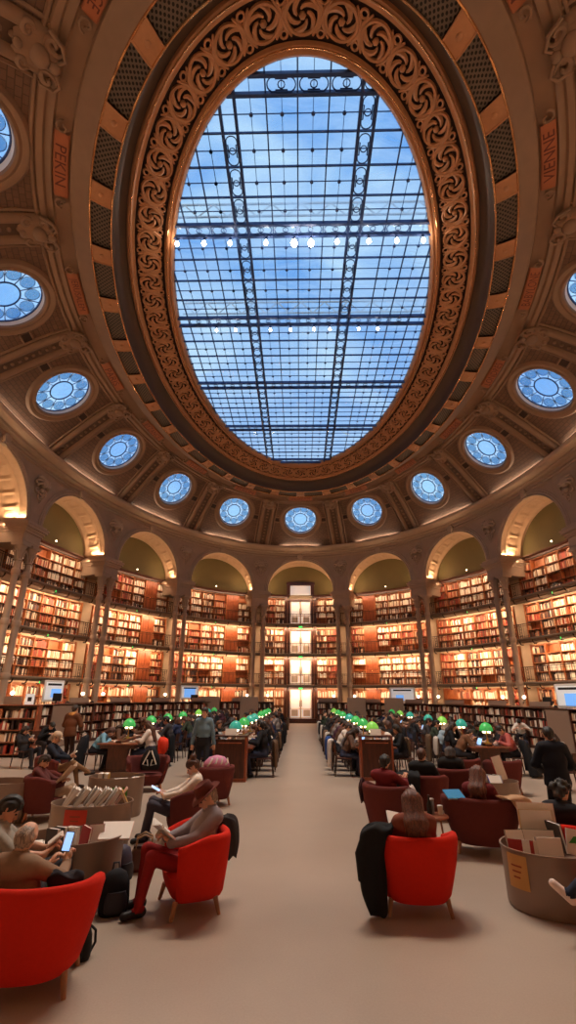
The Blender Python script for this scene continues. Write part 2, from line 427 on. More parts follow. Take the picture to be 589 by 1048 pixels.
def oculus(k):
    # panel sheet with a round hole
    mb = MB(); uv = []; n = 72; rows = []
    R1 = RO + .12
    for j in range(7):
        r = []
        for i in range(n):
            a = 2 * PI * i / n; c, s = math.cos(a), math.sin(a)
            f = j / 6
            # target point on the panel border (s in pier metres, v)
            su, sv = c, s
            hw, hv0, hv1 = BAY / 2, VOC, LCV - VOC
            q = min(hw / max(abs(c), 1e-6), (hv1 if s > 0 else hv0) / max(abs(s), 1e-6))
            ua_b = q * c; v_b = VOC + q * s
            e0, _ = cove(VOC + R1 * s)
            ua_c = R1 * c * BAY / loc_scale(k, e0); v_c = VOC + R1 * s
            ua = ua_c + (ua_b - ua_c) * f; v = v_c + (v_b - v_c) * f
            e, z = cove(v)
            r.append(WS(k, ua, e, z)); uv.append((ua, v))
        rows.append(r)
    # straight corners
    mb.grid(rows, closed_u=True); mb.uv = uv
    # corner fillers so the panel reaches its four corners
    last = rows[-1]; offs = 6 * n
    for cx, cv in ((1, LCV), (-1, LCV), (-1, 0), (1, 0)):
        ang = math.atan2((cv - VOC), cx * BAY / 2) % (2 * PI)
        i0 = int(ang / (2 * PI / n)); i1 = (i0 + 1) % n
        e, z = cove(cv); b = len(mb.v)
        mb.v.append(tuple(WS(k, cx * BAY / 2, e, z))); mb.uv.append((cx * BAY / 2, cv))
        mb.f.append((offs + i0, offs + i1, b)); mb.m.append(0)
    struct(mb.build('ceiling_%d' % (k + 1), M_cove, smooth=60))
    # round window: frame, jamb, glazing bars, panes
    w = struct(bpy.data.objects.new('window_%d' % (k + 1), None)); COL.objects.link(w)
    w['label'] = 'round rose window with blue glass petals, ' + bay_name(k); w['category'] = 'window'
    ring = lambda r, off, m=64: [WC(k, r * math.cos(2 * PI * i / m), VOC + r * math.sin(2 * PI * i / m), off) for i in range(m)]
    mb = MB()
    mb.grid([ring(RO + .0, -.02), ring(RO + .02, .06), ring(RO + .1, .1), ring(RO + .2, .06), ring(RO + .25, .1), ring(RO + .38, .12), ring(RO + .47, .05), ring(RO + .5, 0)], closed_u=True)
    mb.build('frame', M_rib, w, smooth=40)
    mb = MB(); mb.grid([ring(RO - .02, -.3), ring(RO + .03, .02)], closed_u=True); mb.build('jamb', M_white, w, smooth=60)
    O = -.24
    mb = MB(); NP = 10
    mb.tube(ring(.42 * RO, O, 40), .035, 6, closed=True); mb.tube(ring(RO - .01, O), .045, 6, closed=True)
    for i in range(NP):
        a = 2 * PI * (i + .5) / NP
        mb.tube([WC(k, r * math.cos(a), VOC + r * math.sin(a), O) for r in (.42 * RO, .7 * RO, RO)], .02, 5)
        a = 2 * PI * i / NP
        cx, cy, rr = .735 * RO * math.cos(a), .735 * RO * math.sin(a), .2 * RO
        mb.tube([WC(k, cx + rr * math.cos(q), VOC + cy + rr * math.sin(q), O) for q in [2 * PI * j / 20 for j in range(20)]], .012, 4, closed=True)
    mb.build('glazing_bar', M_iron, w, smooth=60)
    mb = MB()
    def disc(cx, cy, r, off, m, mi):
        vs = [WC(k, cx, VOC + cy, off)] + [WC(k, cx + r * math.cos(2 * PI * i / m), VOC + cy + r * math.sin(2 * PI * i / m), off) for i in range(m)]
        mb.add(vs, [(0, 1 + i, 1 + (i + 1) % m) for i in range(m)], mi)
    disc(0, 0, .42 * RO, O, 40, 1)
    mb.grid([ring(.42 * RO, O - .005, 80), ring(.7 * RO, O - .005, 80), ring(RO, O - .005, 80)], closed_u=True, mi=0)
    rr_ = random.Random(k + 50)
    for i in range(NP):
        a = 2 * PI * i / NP
        cx, cy = .735 * RO * math.cos(a), .735 * RO * math.sin(a)
        disc(cx, cy, .19 * RO, O + .01, 20, 1)
        if rr_.random() < .5: disc(cx, cy, .13 * RO, O + .02, 16, 2)
        for q in range(9):      # white bead lattice round the petal
            if rr_.random() < .22: continue
            b = a + (q - 4) * .62
            disc(cx + .235 * RO * math.cos(b), cy + .235 * RO * math.sin(b), .062 * RO, O + .012, 8, 2)
    mb.build('pane', [M_petal, M_disc, M_lattice], w, recalc=False)
for k in range(NB): oculus(k)
def rib(k):                         # on the pier line between bay k and k+1
    mb = MB(); u = k + .5; vs = [LCV * i / 22 for i in range(23)]
    for s0, r in ((-.42, .17), (.42, .17)):
        rows = []
        for v in vs:
            row = []
            for j in range(7):
                a = PI * j / 6
                row.append(WC(u, s0 - r * math.cos(a), v, .02 + .2 * math.sin(a)))
            rows.append(row)
        mb.grid(rows)
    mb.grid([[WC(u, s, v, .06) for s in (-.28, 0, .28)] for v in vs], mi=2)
    for s0 in (-.72, .72):
        mb.tube([WC(u, s0, v, .03) for v in vs], .06, 5)
    for i in range(15):
        mb.ball(WC(u, 0, LCV * (i + .5) / 15, .09), (.09, .09, .07), 6)
    # small bracket blocks tying the round windows to the ribs
    for sg in (-1, 1):
        for dv in (-.22, .22):
            mb.tube([WC(u, sg * .74, VOC + dv, .04), WC(u, sg * 1.25, VOC + dv, .04)], .045, 5)
        mb.grid([[WC(u, sg * .76, VOC - .18, .025), WC(u, sg * 1.2, VOC - .18, .025)], [WC(u, sg * .76, VOC + .18, .025), WC(u, sg * 1.2, VOC + .18, .025)]], mi=1)
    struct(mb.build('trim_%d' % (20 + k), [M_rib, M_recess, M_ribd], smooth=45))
for k in range(NB): rib(k)
# panel border moulding above each oculus (curved line under the plaque ring)
mb = MB()
for v, off, r in ((LCV - .12, .03, .07), (.12, .03, .08)):
    e, z = cove(v, off); mb.tube([W(NB * i / 256, e, z) for i in range(256)], r, 6, closed=True)
struct(mb.build('trim_40', M_rib, smooth=60))

# ------------------------------------------------------------------ crowning ring round the skylight
struct(sweep([(4.55, 17.28), (4.45, 17.2), (4.3, 17.22), (4.25, 17.32), (4.12, 17.3), (4.05, 17.24), (4.0, 17.33)], 256).build('trim_41', M_rib, smooth=40))
struct(sweep([(4.0, 17.33), (3.55, 17.46)], 256).build('trim_42', M_rib, smooth=40))
struct(sweep([(3.55, 17.46), (3.5, 17.38), (3.4, 17.36), (3.3, 17.28), (3.1, 17.25), (3.0, 17.15), (2.88, 17.12)], 256).build('trim_43', M_rib, smooth=40))
struct(sweep([(2.15, 17.2), (2.15, 17.5), (2.1, 17.72), (1.98, 17.93), (1.75, 18.06)], 256).build('trim_44', M_darkcove, smooth=60))
struct(sweep([(1.75, 18.06), (1.7, 17.98), (1.6, 17.96), (1.55, 18.03), (1.47, 18.05), (1.45, 18.12)], 256).build('trim_45', M_gilt, smooth=40))
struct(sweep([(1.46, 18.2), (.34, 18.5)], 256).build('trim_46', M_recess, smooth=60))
struct(sweep([(.36, 18.42), (.3, 18.32), (.2, 18.32), (.16, 18.4), (.08, 18.36), (0, 18.44), (-.04, 18.54), (-.06, 18.62)], 256).build('trim_47', M_gilt, smooth=40))
mb = MB()
for e, z, r in ((2.87, 17.12, .035), (2.17, 17.19, .035), (1.62, 17.95, .02), (.25, 18.31, .02)):
    mb.tube([W(NB * i / 320, e, z) for i in range(320)], r, 6, closed=True)
struct(mb.build('trim_48', M_giltb, smooth=60))
# pierced scroll frieze
NR = 64
_tt = np.linspace(0, 2 * np.pi, 4001)
def _arc(e):
    x = (EX + e) * np.sin(_tt); y = (EY + EK * e) * np.cos(_tt)
    return np.r_[0, np.cumsum(np.hypot(np.diff(x), np.diff(y)))]
_sm = _arc(.9); LM = _sm[-1]; PITCH = LM / NR
def FR(sm, q, off=0.0):            # sm metres along the frieze, q 0 inner .. 1 outer
    t = float(np.interp(sm % LM, _sm, _tt)); e = .38 + 1.06 * q; z = 18.42 - .3 * q
    return Wt(t, e, z - off)
def fmotif(mb, c, cq, r, kind, flip):
    P = lambda x, y, o=0.0: FR(c + x, cq + y / 1.1, o)
    mb.tube([P(r * math.cos(2 * PI * i / 22), r * math.sin(2 * PI * i / 22), .03) for i in range(22)], .055, 5, closed=True)
    for j in range(5):             # scrolling leaves
        a0 = 2 * PI * j / 5 + .3
        pts = []
        for i in range(6):
            f = i / 5; a = a0 + flip * 1.5 * f; rad = r * (.95 - .62 * f)
            pts.append(P(rad * math.cos(a), rad * math.sin(a), .02))
        mb.tube(pts, [.035, .06, .07, .06, .05, .03], 5)
    mb.ball(P(0, 0, .03), .1, 6)
mb = MB()
for i in range(NR):
    c = i * PITCH; fl = 1 if i % 2 else -1
    fmotif(mb, c, .5, .43, 0, fl)
    P = lambda x, y, o=0.0: FR(c + PITCH / 2 + x, .5 + y / 1.1, o)
    for yy in (-.38, .38):
        mb.tube([P(.1 * math.cos(2 * PI * j / 10), yy + .1 * math.sin(2 * PI * j / 10), .03) for j in range(10)], .035, 5, closed=True)
        mb.tube([P(-.22, yy * 1.2, .02), P(-.05, yy * .5, .03), P(0, 0, .03)], [.03, .06, .05], 5)
        mb.tube([P(.22, yy * 1.2, .02), P(.05, yy * .5, .03), P(0, 0, .03)], [.03, .06, .05], 5)
struct(mb.build('trim_49', M_gilt, smooth=60))
# perforated grilles with gilt blocks between
for i in range(32):
    u0, u1 = i * .5 + .075, i * .5 + .425
    k = i / 2.0
    mb = MB(); uv = []; rows = []
    for j in range(5):
        e = 2.2 + .66 * j / 4; row = []
        for q in range(15):
            u = u0 + (u1 - u0) * q / 14
            row.append(W(u, e, 17.24 - .06 * j / 4)); uv.append(((u - u0) * 4.6, .66 * j / 4))
        rows.append(row)
    mb.grid(rows); mb.uv = uv
    kk = int(math.floor(k + .5)) if i % 2 else int(k)
    o = mb.build('ceiling_grille', M_grille, smooth=60)
    o['kind'] = 'structure'
    mb = MB(); rows = []
    for j, (e, z) in enumerate(((2.17, 17.3), (2.19, 17.19), (2.3, 17.15), (2.5, 17.13), (2.75, 17.11), (2.85, 17.12), (2.88, 17.25))):
        rows.append([W(i * .5 + d, e, z) for d in (-.075, -.06, 0, .06, .075)])
    mb.grid(rows)
    for d in (-.07, .07): mb.tube([W(i * .5 + d, e, z) for e, z in ((2.2, 17.17), (2.5, 17.12), (2.86, 17.1))], .028, 5)
    mb.ball(W(i * .5, 2.52, 17.11), (.09, .09, .04), 8)
    o = mb.build('ceiling_boss', M_gilt, smooth=45); o['kind'] = 'structure'
struct(sweep([(-.06, 18.62), (1.5, 18.75), (2.3, 18.2), (3.3, 17.9), (4.6, 17.55), (4.62, 17.2)], 128).build('ceiling_18', M_recess, smooth=60))  # unseen shell added behind the ring to stop sky light leaking in
# city plaques
CITY = {-7: 'CARTHAGE', -6: 'PEKIN', -5: 'JERUSALEM', -4: 'PARIS', -3: 'BYZANCE', -2: 'THEBES', -1: 'BERLIN', 0: 'WASHINGTON',
        1: 'ROME', 2: 'ATHENES', 3: 'ALEXANDRIE', 4: 'LONDRES', 5: 'BABYLONE', 6: 'VIENNE', 7: 'NINIVE'}
def text_mesh(txt, name, size=1.0, thick=0.0):
    cu = bpy.data.curves.new(name, 'FONT'); cu.body = txt; cu.size = size; cu.align_x = 'CENTER'; cu.align_y = 'CENTER'; cu.extrude = thick
    cu.resolution_u = 3
    o = bpy.data.objects.new(name, cu); COL.objects.link(o)
    dg = bpy.context.evaluated_depsgraph_get(); dg.update()
    me = bpy.data.meshes.new_from_object(o.evaluated_get(dg))
    bpy.data.objects.remove(o); bpy.data.curves.remove(cu); me.name = name
    return me
for k, name in CITY.items():
    sk = loc_scale(k, 3.78); half = .2
    mb = MB(); rows = []
    for e, z in ((4.0, 17.3), (3.97, 17.22), (3.6, 17.33), (3.57, 17.42)):
        rows.append([W(k - half + 2 * half * i / 16, e, z) for i in range(17)])
    mb.grid(rows)
    o = mb.build('city_plaque', M_plaque, smooth=40)
    tag(o, 'terracotta plaque lettered %s under the skylight ring' % name if abs(k) in (3, 4, 5, 6, 7) and k not in (3,) else 'terracotta city plaque, ' + bay_name(k), 'plaque', 'city plaques round the skylight')
    me = text_mesh(name, 'lettering'); xs = [v.co.x for v in me.vertices]; ys = [v.co.y for v in me.vertices]
    wd = max(xs) - min(xs); hg = max(ys) - min(ys); W_ = min(2 * half * sk * .8, len(name) * .27); H_ = .3
    for v in me.vertices:
        x = (v.co.x - (max(xs) + min(xs)) / 2) / wd * W_; y = (v.co.y - (max(ys) + min(ys)) / 2) / hg * H_
        e = 3.785 - y; z = 17.275 + (3.785 - e) * .3 - .012
        v.co = W(k + x / sk, e, z)
    me.materials.clear(); me.materials.append(M_letter)
    link('lettering', me, o)
    for sg in (-1, 1):               # scroll ends
        mb = MB(); pts = []
        for i in range(14):
            a = i * .5; r = .2 - .012 * i
            e = 3.78 + r * math.sin(a); pts.append(W(k + sg * (half + .035 + r * math.cos(a) / sk), e, 17.23 + (3.78 - e) * .3))
        mb.tube(pts, .04, 5); mb.build('scroll', M_rib, o, smooth=60)
# cartouches where ribs meet the ring
def scroll2d(mb, F, c, r, turns, rad, flip=1, a0=0, n=18, grow=0):
    pts = []
    for i in range(n):
        f = i / (n - 1); a = a0 + flip * turns * 2 * PI * f; rr = r * (1 - .85 * f)
        pts.append(F(c[0] + rr * math.cos(a), c[1] + rr * math.sin(a), .05 * f))
    mb.tube(pts, [rad * (.7 + .5 * math.sin(PI * i / (n - 1))) for i in range(n)], 6)
for k in range(NB):
    u = k + .5; mb = MB()
    F0 = lambda x, y, o=0.0: WC(u, x, LCV - .25 + y, .16 + o) if LCV - .25 + y < LCV - .02 else (lambda ov: W(u + x / loc_scale(u, 4.4), 4.5 - ov, 17.22 + ov * .1 - o - .12))(y - .23)
    F = lambda x, y, o=0.0: F0(x * .78, y * .78, o * .8)
    rows = []
    for j in range(7):
        y = -.75 + 1.6 * j / 6; hw = .55 * math.sin(PI * (j + .7) / 7.4) + .12
        rows.append([F(hw * (i / 4 - 1), y, .12 * (1 - (i / 4 - 1) ** 2)) for i in range(9)])
    mb.grid(rows)
    for sg in (-1, 1):
        scroll2d(mb, F, (sg * .55, .55), .32, 1.1, .075, sg, PI / 2)
        scroll2d(mb, F, (sg * .5, -.35), .26, 1.1, .07, -sg, PI / 2)
        mb.tube([F(sg * .2, .8, .05), F(sg * .45, .98, .1), F(sg * .75, .8, .08), F(sg * .85, .35, .03)], .06, 6)
    mb.ball(F(0, .1, .12), (.26, .3, .16), 10); mb.ball(F(0, .72, .1), (.16, .16, .14), 8); mb.ball(F(0, -.6, .1), (.12, .14, .1), 8)
    kk = ((k + 8) % 16) - 8
    o = mb.build('cartouche', M_rib, smooth=60)
    tag(o, 'carved cartouche heading the dome rib, ' + pier_name(kk), 'ornament', 'cartouches at the heads of the dome ribs')
    # spandrel foliage below the cornice
    mb = MB(); G = lambda x, y, o=0.0: WS(u, x, EF - .06 - o, 12.75 + y)
    for sg in (-1, 1):
        for a, L in ((.1, .62), (.5, .66), (.95, .6), (1.45, .5)):
            pts = [G(sg * .05, -.1, .08)]
            for i in range(1, 8):
                f = i / 7; aa = a + .9 * max(0, f - .55)
                pts.append(G(sg * L * f * math.sin(aa), L * f * math.cos(aa) * .9, .08 + .16 * math.sin(PI * f)))
            mb.tube(pts, [.05, .07, .085, .09, .085, .07, .06, .05], 6)
        scroll2d(mb, G, (sg * .5, .12), .2, 1.0, .055, sg, PI / 2)
        scroll2d(mb, G, (sg * .3, -.38), .18, 1.0, .05, -sg, PI / 2)
    mb.ball(G(0, .05, .1), (.2, .26, .18), 10); mb.ball(G(0, -.3, .12), (.14, .16, .14), 8)
    for i in range(4): mb.ball(G(0, -.52 - .15 * i, .05), .075 - .01 * i, 7)
    for sg in (-1, 1): mb.tube([G(sg * .12, -.45, .04), G(sg * .2, -.65, .05), G(sg * .1, -.85, .05)], .04, 5)
    o = mb.build('acanthus_ornament', M_stone2, smooth=60)
    tag(o, 'carved acanthus spandrel ornament, ' + pier_name(kk), 'ornament', 'acanthus ornaments between the arches')

# ------------------------------------------------------------------ skylight
sk = struct(bpy.data.objects.new('window_17', None)); COL.objects.link(sk); sk['label'] = 'great oval glass skylight in dark iron coloured as blue-lit'; sk['category'] = 'skylight'
AXs, BYs = EX + .02, EY + .02
def clipx(x0, x1, y):               # clip a line at constant y to the oval
    q = 1 - (y / BYs) ** 2
    if q <= 0: return None
    h = AXs * math.sqrt(q); a, b = max(x0, -h), min(x1, h)
    return (a, b) if b - a > .05 else None
def clipy(y0, y1, x):
    q = 1 - (x / AXs) ** 2
    if q <= 0: return None
    h = BYs * math.sqrt(q); a, b = max(y0, -h), min(y1, h)
    return (a, b) if b - a > .05 else None
mb = MB(); n = 96
mb.add([(0, 0, 18.6)] + [(AXs * math.sin(2 * PI * i / n), BYs * math.cos(2 * PI * i / n), 18.6) for i in range(n)], [(0, 1 + i, 1 + (i + 1) % n) for i in range(n)])
mb.build('pane', M_sky, sk, recalc=False)
TY = [-11.88, -7.24, -2.5, 2.5, 7.16, 11.9]; TW = .48
LX = [-2.24, 1.98]; LW = .46
mb = MB()
def barx(y, x0, x1, w, z=18.53, h=.1):
    c = clipx(x0, x1, y)
    if c: mb.box(((c[0] + c[1]) / 2, y, z), (c[1] - c[0], w, h))
def bary(x, y0, y1, w, z=18.53, h=.1):
    c = clipy(y0, y1, x)
    if c: mb.box((x, (c[0] + c[1]) / 2, z), (w, c[1] - c[0], h))
for y in TY:
    for sg in (-1, 1): barx(y + sg * TW / 2, -9, 9, .1, 18.5, .15)
for x in LX:
    for sg in (-1, 1): bary(x + sg * LW / 2, -14, 14, .09, 18.5, .14)
mb.build('main_bar', M_iron, sk)
mb = MB()
XB = [LX[0] + LW / 2 + (LX[1] - LX[0] - LW) * i / 4 for i in range(1, 4)]
dx = (LX[1] - LX[0] - LW) / 4
XB += [LX[0] - LW / 2 - dx * i for i in range(1, 5)] + [LX[1] + LW / 2 + dx * i for i in range(1, 5)]
for x in XB: bary(x, -14, 14, .042, 18.53, .08)
XT = [x + dx / 2 for x in XB] + [LX[0] + LW / 2 + dx / 2, LX[0] - LW / 2 - dx / 2]
for x in XT: bary(x, -14, 14, .016, 18.53, .04)
ys = [-16.6] + TY + [16.6]
YB = []; YT = []
for a, b in zip(ys[:-1], ys[1:]):
    a, b = a + TW / 2, b - TW / 2
    for i in range(4):
        if i: YB.append(a + (b - a) * i / 4)
        YT.append(a + (b - a) * (i + .5) / 4)
for y in YB: barx(y, -9, 9, .042, 18.53, .08)
for y in YT: barx(y, -9, 9, .016, 18.53, .04)
for x in XT:
    for y in YT:
        if (x / AXs) ** 2 + (y / BYs) ** 2 < .97: mb.cyl((x, y, 18.52), (x, y, 18.47), .06, n=8)
mb.build('glazing_bar', M_iron, sk)
mb = MB()
def motif(cx, cy, L, Wd, along):
    def P(a, b): return (cx + (a if along == 'x' else b), cy + (b if along == 'x' else a), 18.5)
    if (abs(cx) + (L / 2 if along == 'x' else 0)) ** 2 / AXs ** 2 + (abs(cy) + (L / 2 if along == 'y' else 0)) ** 2 / BYs ** 2 > 1: return
    h = Wd * .38; l = L * .44; pts = []
    for i in range(9): a = PI / 2 - PI * i / 8; pts.append(P(l - h + h * math.cos(a), h * math.sin(a)))
    for i in range(9): a = -PI / 2 - PI * i / 8; pts.append(P(-l + h + h * math.cos(a), h * math.sin(a)))
    mb.tube(pts, .021, 4, closed=True)
    mb.tube([P(.1 * math.cos(2 * PI * i / 10), .1 * math.sin(2 * PI * i / 10)) for i in range(10)], .018, 4, closed=True)
    for sg in (-1, 1):
        mb.tube([P(-l * .42, sg * Wd * .47), P(-l * .42, sg * h * .74), P(l * .42, sg * h * .74), P(l * .42, sg * Wd * .47)], .02, 4)
xs = sorted(XB + [LX[0] - LW / 2, LX[0] + LW / 2, LX[1] - LW / 2, LX[1] + LW / 2])
for y in TY:
    for a, b in zip(xs[:-1], xs[1:]):
        if b - a > .6: motif((a + b) / 2, y, b - a, TW, 'x')
yy_ = sorted(YB + [t + s * TW / 2 for t in TY for s in (-1, 1)])
for x in LX:
    for a, b in zip(yy_[:-1], yy_[1:]):
        if b - a > .6: motif(x, (a + b) / 2, b - a, LW, 'y')
    for y in TY:
        mb.tube([(x + .17 * math.cos(2 * PI * i / 14), y + .17 * math.sin(2 * PI * i / 14), 18.5) for i in range(14)], .016, 4, closed=True)
mb.build('ironwork', M_iron, sk)
# lattice girders of the outer roof, seen dimly through the glass
for y in (-6.5, -1.2):
    mb = MB(); z0, z1 = 20.2, 20.9
    for z in (z0, z1): mb.box((0, y, z), (12, .07, .06))
    for i in range(20):
        x0 = -6 + .6 * i; mb.cyl((x0, y, z0 if i % 2 else z1), (x0 + .6, y, z1 if i % 2 else z0), .03, n=5)
    o = mb.build('trim_girder', M_white); o['kind'] = 'structure'
# lamps hung along two of the skylight bars
BULBS = []
for y, xl in ((-6.98, [-4.75, -3.72, -2.72, -1.35, -.28, .36, 1.35, 2.55, 3.6, 4.6]), (-2.26, [-4.0, -3.1, -1.45, -.5, .6, 1.35, 2.7, 3.6])):
    for i, x in enumerate(xl):
        t = thing('hanging_lamp', 'bare warm lamp on the %s lit skylight bar, %s from the left' % ('nearer' if y < -5 else 'farther', ORD[i + 1]), 'lamp', (x, y, 18.4), 0, 'lamps along the skylight bars')
        mb = MB(); mb.cyl((0, 0, 0), (0, 0, -.06), .05, .05, 10); mb.cyl((0, 0, -.06), (0, 0, -.12), .035, .05, 10); mb.build('socket', M_iron, t)
        r = .085 if y < -5 else .06
        if y < -5 and abs(x) < .5: r = .125
        mb = MB(); mb.lathe((0, 0, -.12 - r * 1.5), [(.0, -r), (r * .6, -r * .8), (r, 0), (r * .75, r * .8), (r * .4, r * 1.5)], 12); mb.build('bulb', M_bulb, t, smooth=80)
        BULBS.append((x, y, r))
# ------------------------------------------------------------------ piers, columns, galleries, bookcases
LEVN = ['ground', 'first gallery', 'second gallery', 'third gallery']
def impost(k):
    u = k + .5; p, M = frame(u, EF, 0); mb = MB()
    hw = (BAY - 2 * RA) / 2
    def blk(h, z0, z1, pr):
        y0, y1 = -pr, EW - EF
        mb.box(p + M @ Vector((0, (y0 + y1) / 2, (z0 + z1) / 2)), (2 * (h), y1 - y0, z1 - z0), M=M)
    blk(hw + .0, 9.35, 10.05, .12); blk(hw + .05, 9.93, 10.06, .2); blk(hw + .1, 10.06, 10.18, .26); blk(hw + .18, 10.18, 10.32, .36); blk(hw + .22, 10.32, 10.4, .4); blk(hw + .1, 10.4, 10.52, .3)
    blk(hw - .12, 9.45, 9.85, .15)
    struct(mb.build('trim_%d' % (60 + k), M_stone2))
    kk = ((k + 8) % 16) - 8
    for sg in (-1, 1):
        t = thing('column', 'slender column, %s of the pair at the %s' % ('left' if sg < 0 else 'right', pier_name(kk)), 'column', (0, 0, 0), 0, 'slender columns carrying the arches')
        c = p + M @ Vector((sg * .42, .12, 0)); c.z = 0
        t.location = c
        mb = MB(); mb.lathe((0, 0, 0), [(.3, 0), (.3, .5), (.26, .56), (.27, .64), (.24, .7), (.25, .76), (.19, .84)], 16); mb.build('base', M_stone2, t, smooth=40)
        mb = MB(); mb.lathe((0, 0, 0), [(.18, .8), (.175, 4), (.15, 8.45)], 16)
        for _, z in LEVELS[:3]:
            mb.lathe((0, 0, z + .08), [(.175, -.16), (.215, -.1), (.215, .1), (.175, .16)], 16)
        mb.build('shaft', M_stone2, t, smooth=40)
        mb = MB(); mb.lathe((0, 0, 0), [(.16, 8.4), (.2, 8.44), (.17, 8.5), (.18, 8.75), (.25, 9.05), (.33, 9.2)], 16)
        for i in range(8):
            a = 2 * PI * i / 8
            mb.tube([(.17 * math.cos(a), .17 * math.sin(a), 8.52), (.22 * math.cos(a), .22 * math.sin(a), 8.8), (.33 * math.cos(a), .33 * math.sin(a), 8.98), (.31 * math.cos(a), .31 * math.sin(a), 8.9)], .035, 5)
        mb.box((0, 0, 9.28), (.66, .66, .16), M=M); mb.build('capital', M_stone2, t, smooth=40)
    # pilaster on the outer wall
    q, M2 = frame(u, EW, 0); mb = MB()
    mb.box(q + M2 @ Vector((0, -.12, 5.2)), (1.15, .24, 10.4), M=M2)
    for z0, z1 in LEVELS: mb.box(q + M2 @ Vector((0, -.25, (z0 + z1) / 2)), (.8, .04, (z1 - z0) * .78), M=M2)
    struct(mb.build('trim_%d' % (80 + k), M_plaster))
    # pedestal with a sconce between the columns
    mb = MB(); c = p + M @ Vector((0, .15, 0))
    mb.box(c + Vector((0, 0, .75)), (1.5, .6, 1.5), M=M); mb.box(c + Vector((0, 0, 1.55)), (1.62, .7, .12), M=M); mb.box(c + Vector((0, 0, .1)), (1.62, .7, .2), M=M)
    struct(mb.build('trim_%d' % (100 + k), M_stone2))
    if abs(kk + .5) < 6:
        for sg in (-1, 1):
            a = p + M @ Vector((sg * .85, -.12, 2.05)); s_ = thing('wall_sconce', '%s small lit sconce at the %s' % ('left' if sg < 0 else 'right', pier_name(kk)), 'lamp', a, 0, 'sconces at the column bases')
            mb = MB(); mb.tube([M @ Vector((-sg * .4, .2, -.15)), M @ Vector((-sg * .15, .05, -.3)), (0, 0, -.1)], .025, 6); mb.lathe((0, 0, 0), [(.02, -.14), (.07, -.08), (.03, -.04)], 10); mb.build('bracket', M_slab, s_, smooth=50)
            mb = MB(); mb.lathe((0, 0, 0), [(.03, -.05), (.1, .02), (.09, .1), (.03, .14)], 12); mb.build('shade', M_sconce, s_, smooth=60)
M_sconce = mat('lit sconce glass', srgb(255, 240, 220), .4, emit=(1, .78, .52, 1), estr=6)
for k in range(NB): impost(k)

PAL = [srgb(*c) for c in ((228, 208, 184), (206, 168, 132), (156, 56, 38), (112, 66, 46), (64, 40, 34), (238, 222, 202), (186, 116, 76))]
M_books = [mat('book cloth %s' % n, c, .6) for n, c in zip(('cream', 'tan', 'red', 'brown', 'dark', 'ivory', 'ochre'), PAL)]
STUFF = MB(); BOOKS = []
def put_books(cp, M, w, h, depth, pal, rr, fill=.95, single=0, label=None):
    """a row of books: cp = centre of the shelf front bottom edge"""
    x = -w / 2 + .01; n = 0
    while x < w / 2 - .05:
        bw = rr.uniform(.045, .095); bh = h * rr.uniform(.6, .92); bd = depth * rr.uniform(.7, .9)
        if x + bw > w / 2: break
        if rr.random() > fill: x += bw; continue
        mi = rr.choice(pal); c = cp + M @ Vector((x + bw / 2, bd / 2 + .03, bh / 2 + .002))
        if n < single: BOOKS.append((c, M, (bw - .004, bd, bh), mi, label)); n += 1
        else: STUFF.box(c, (bw - .004, bd, bh), mi=mi, M=M)
        x += bw
DOORCOL = {-2: 4, -1: 4, 1: 1}
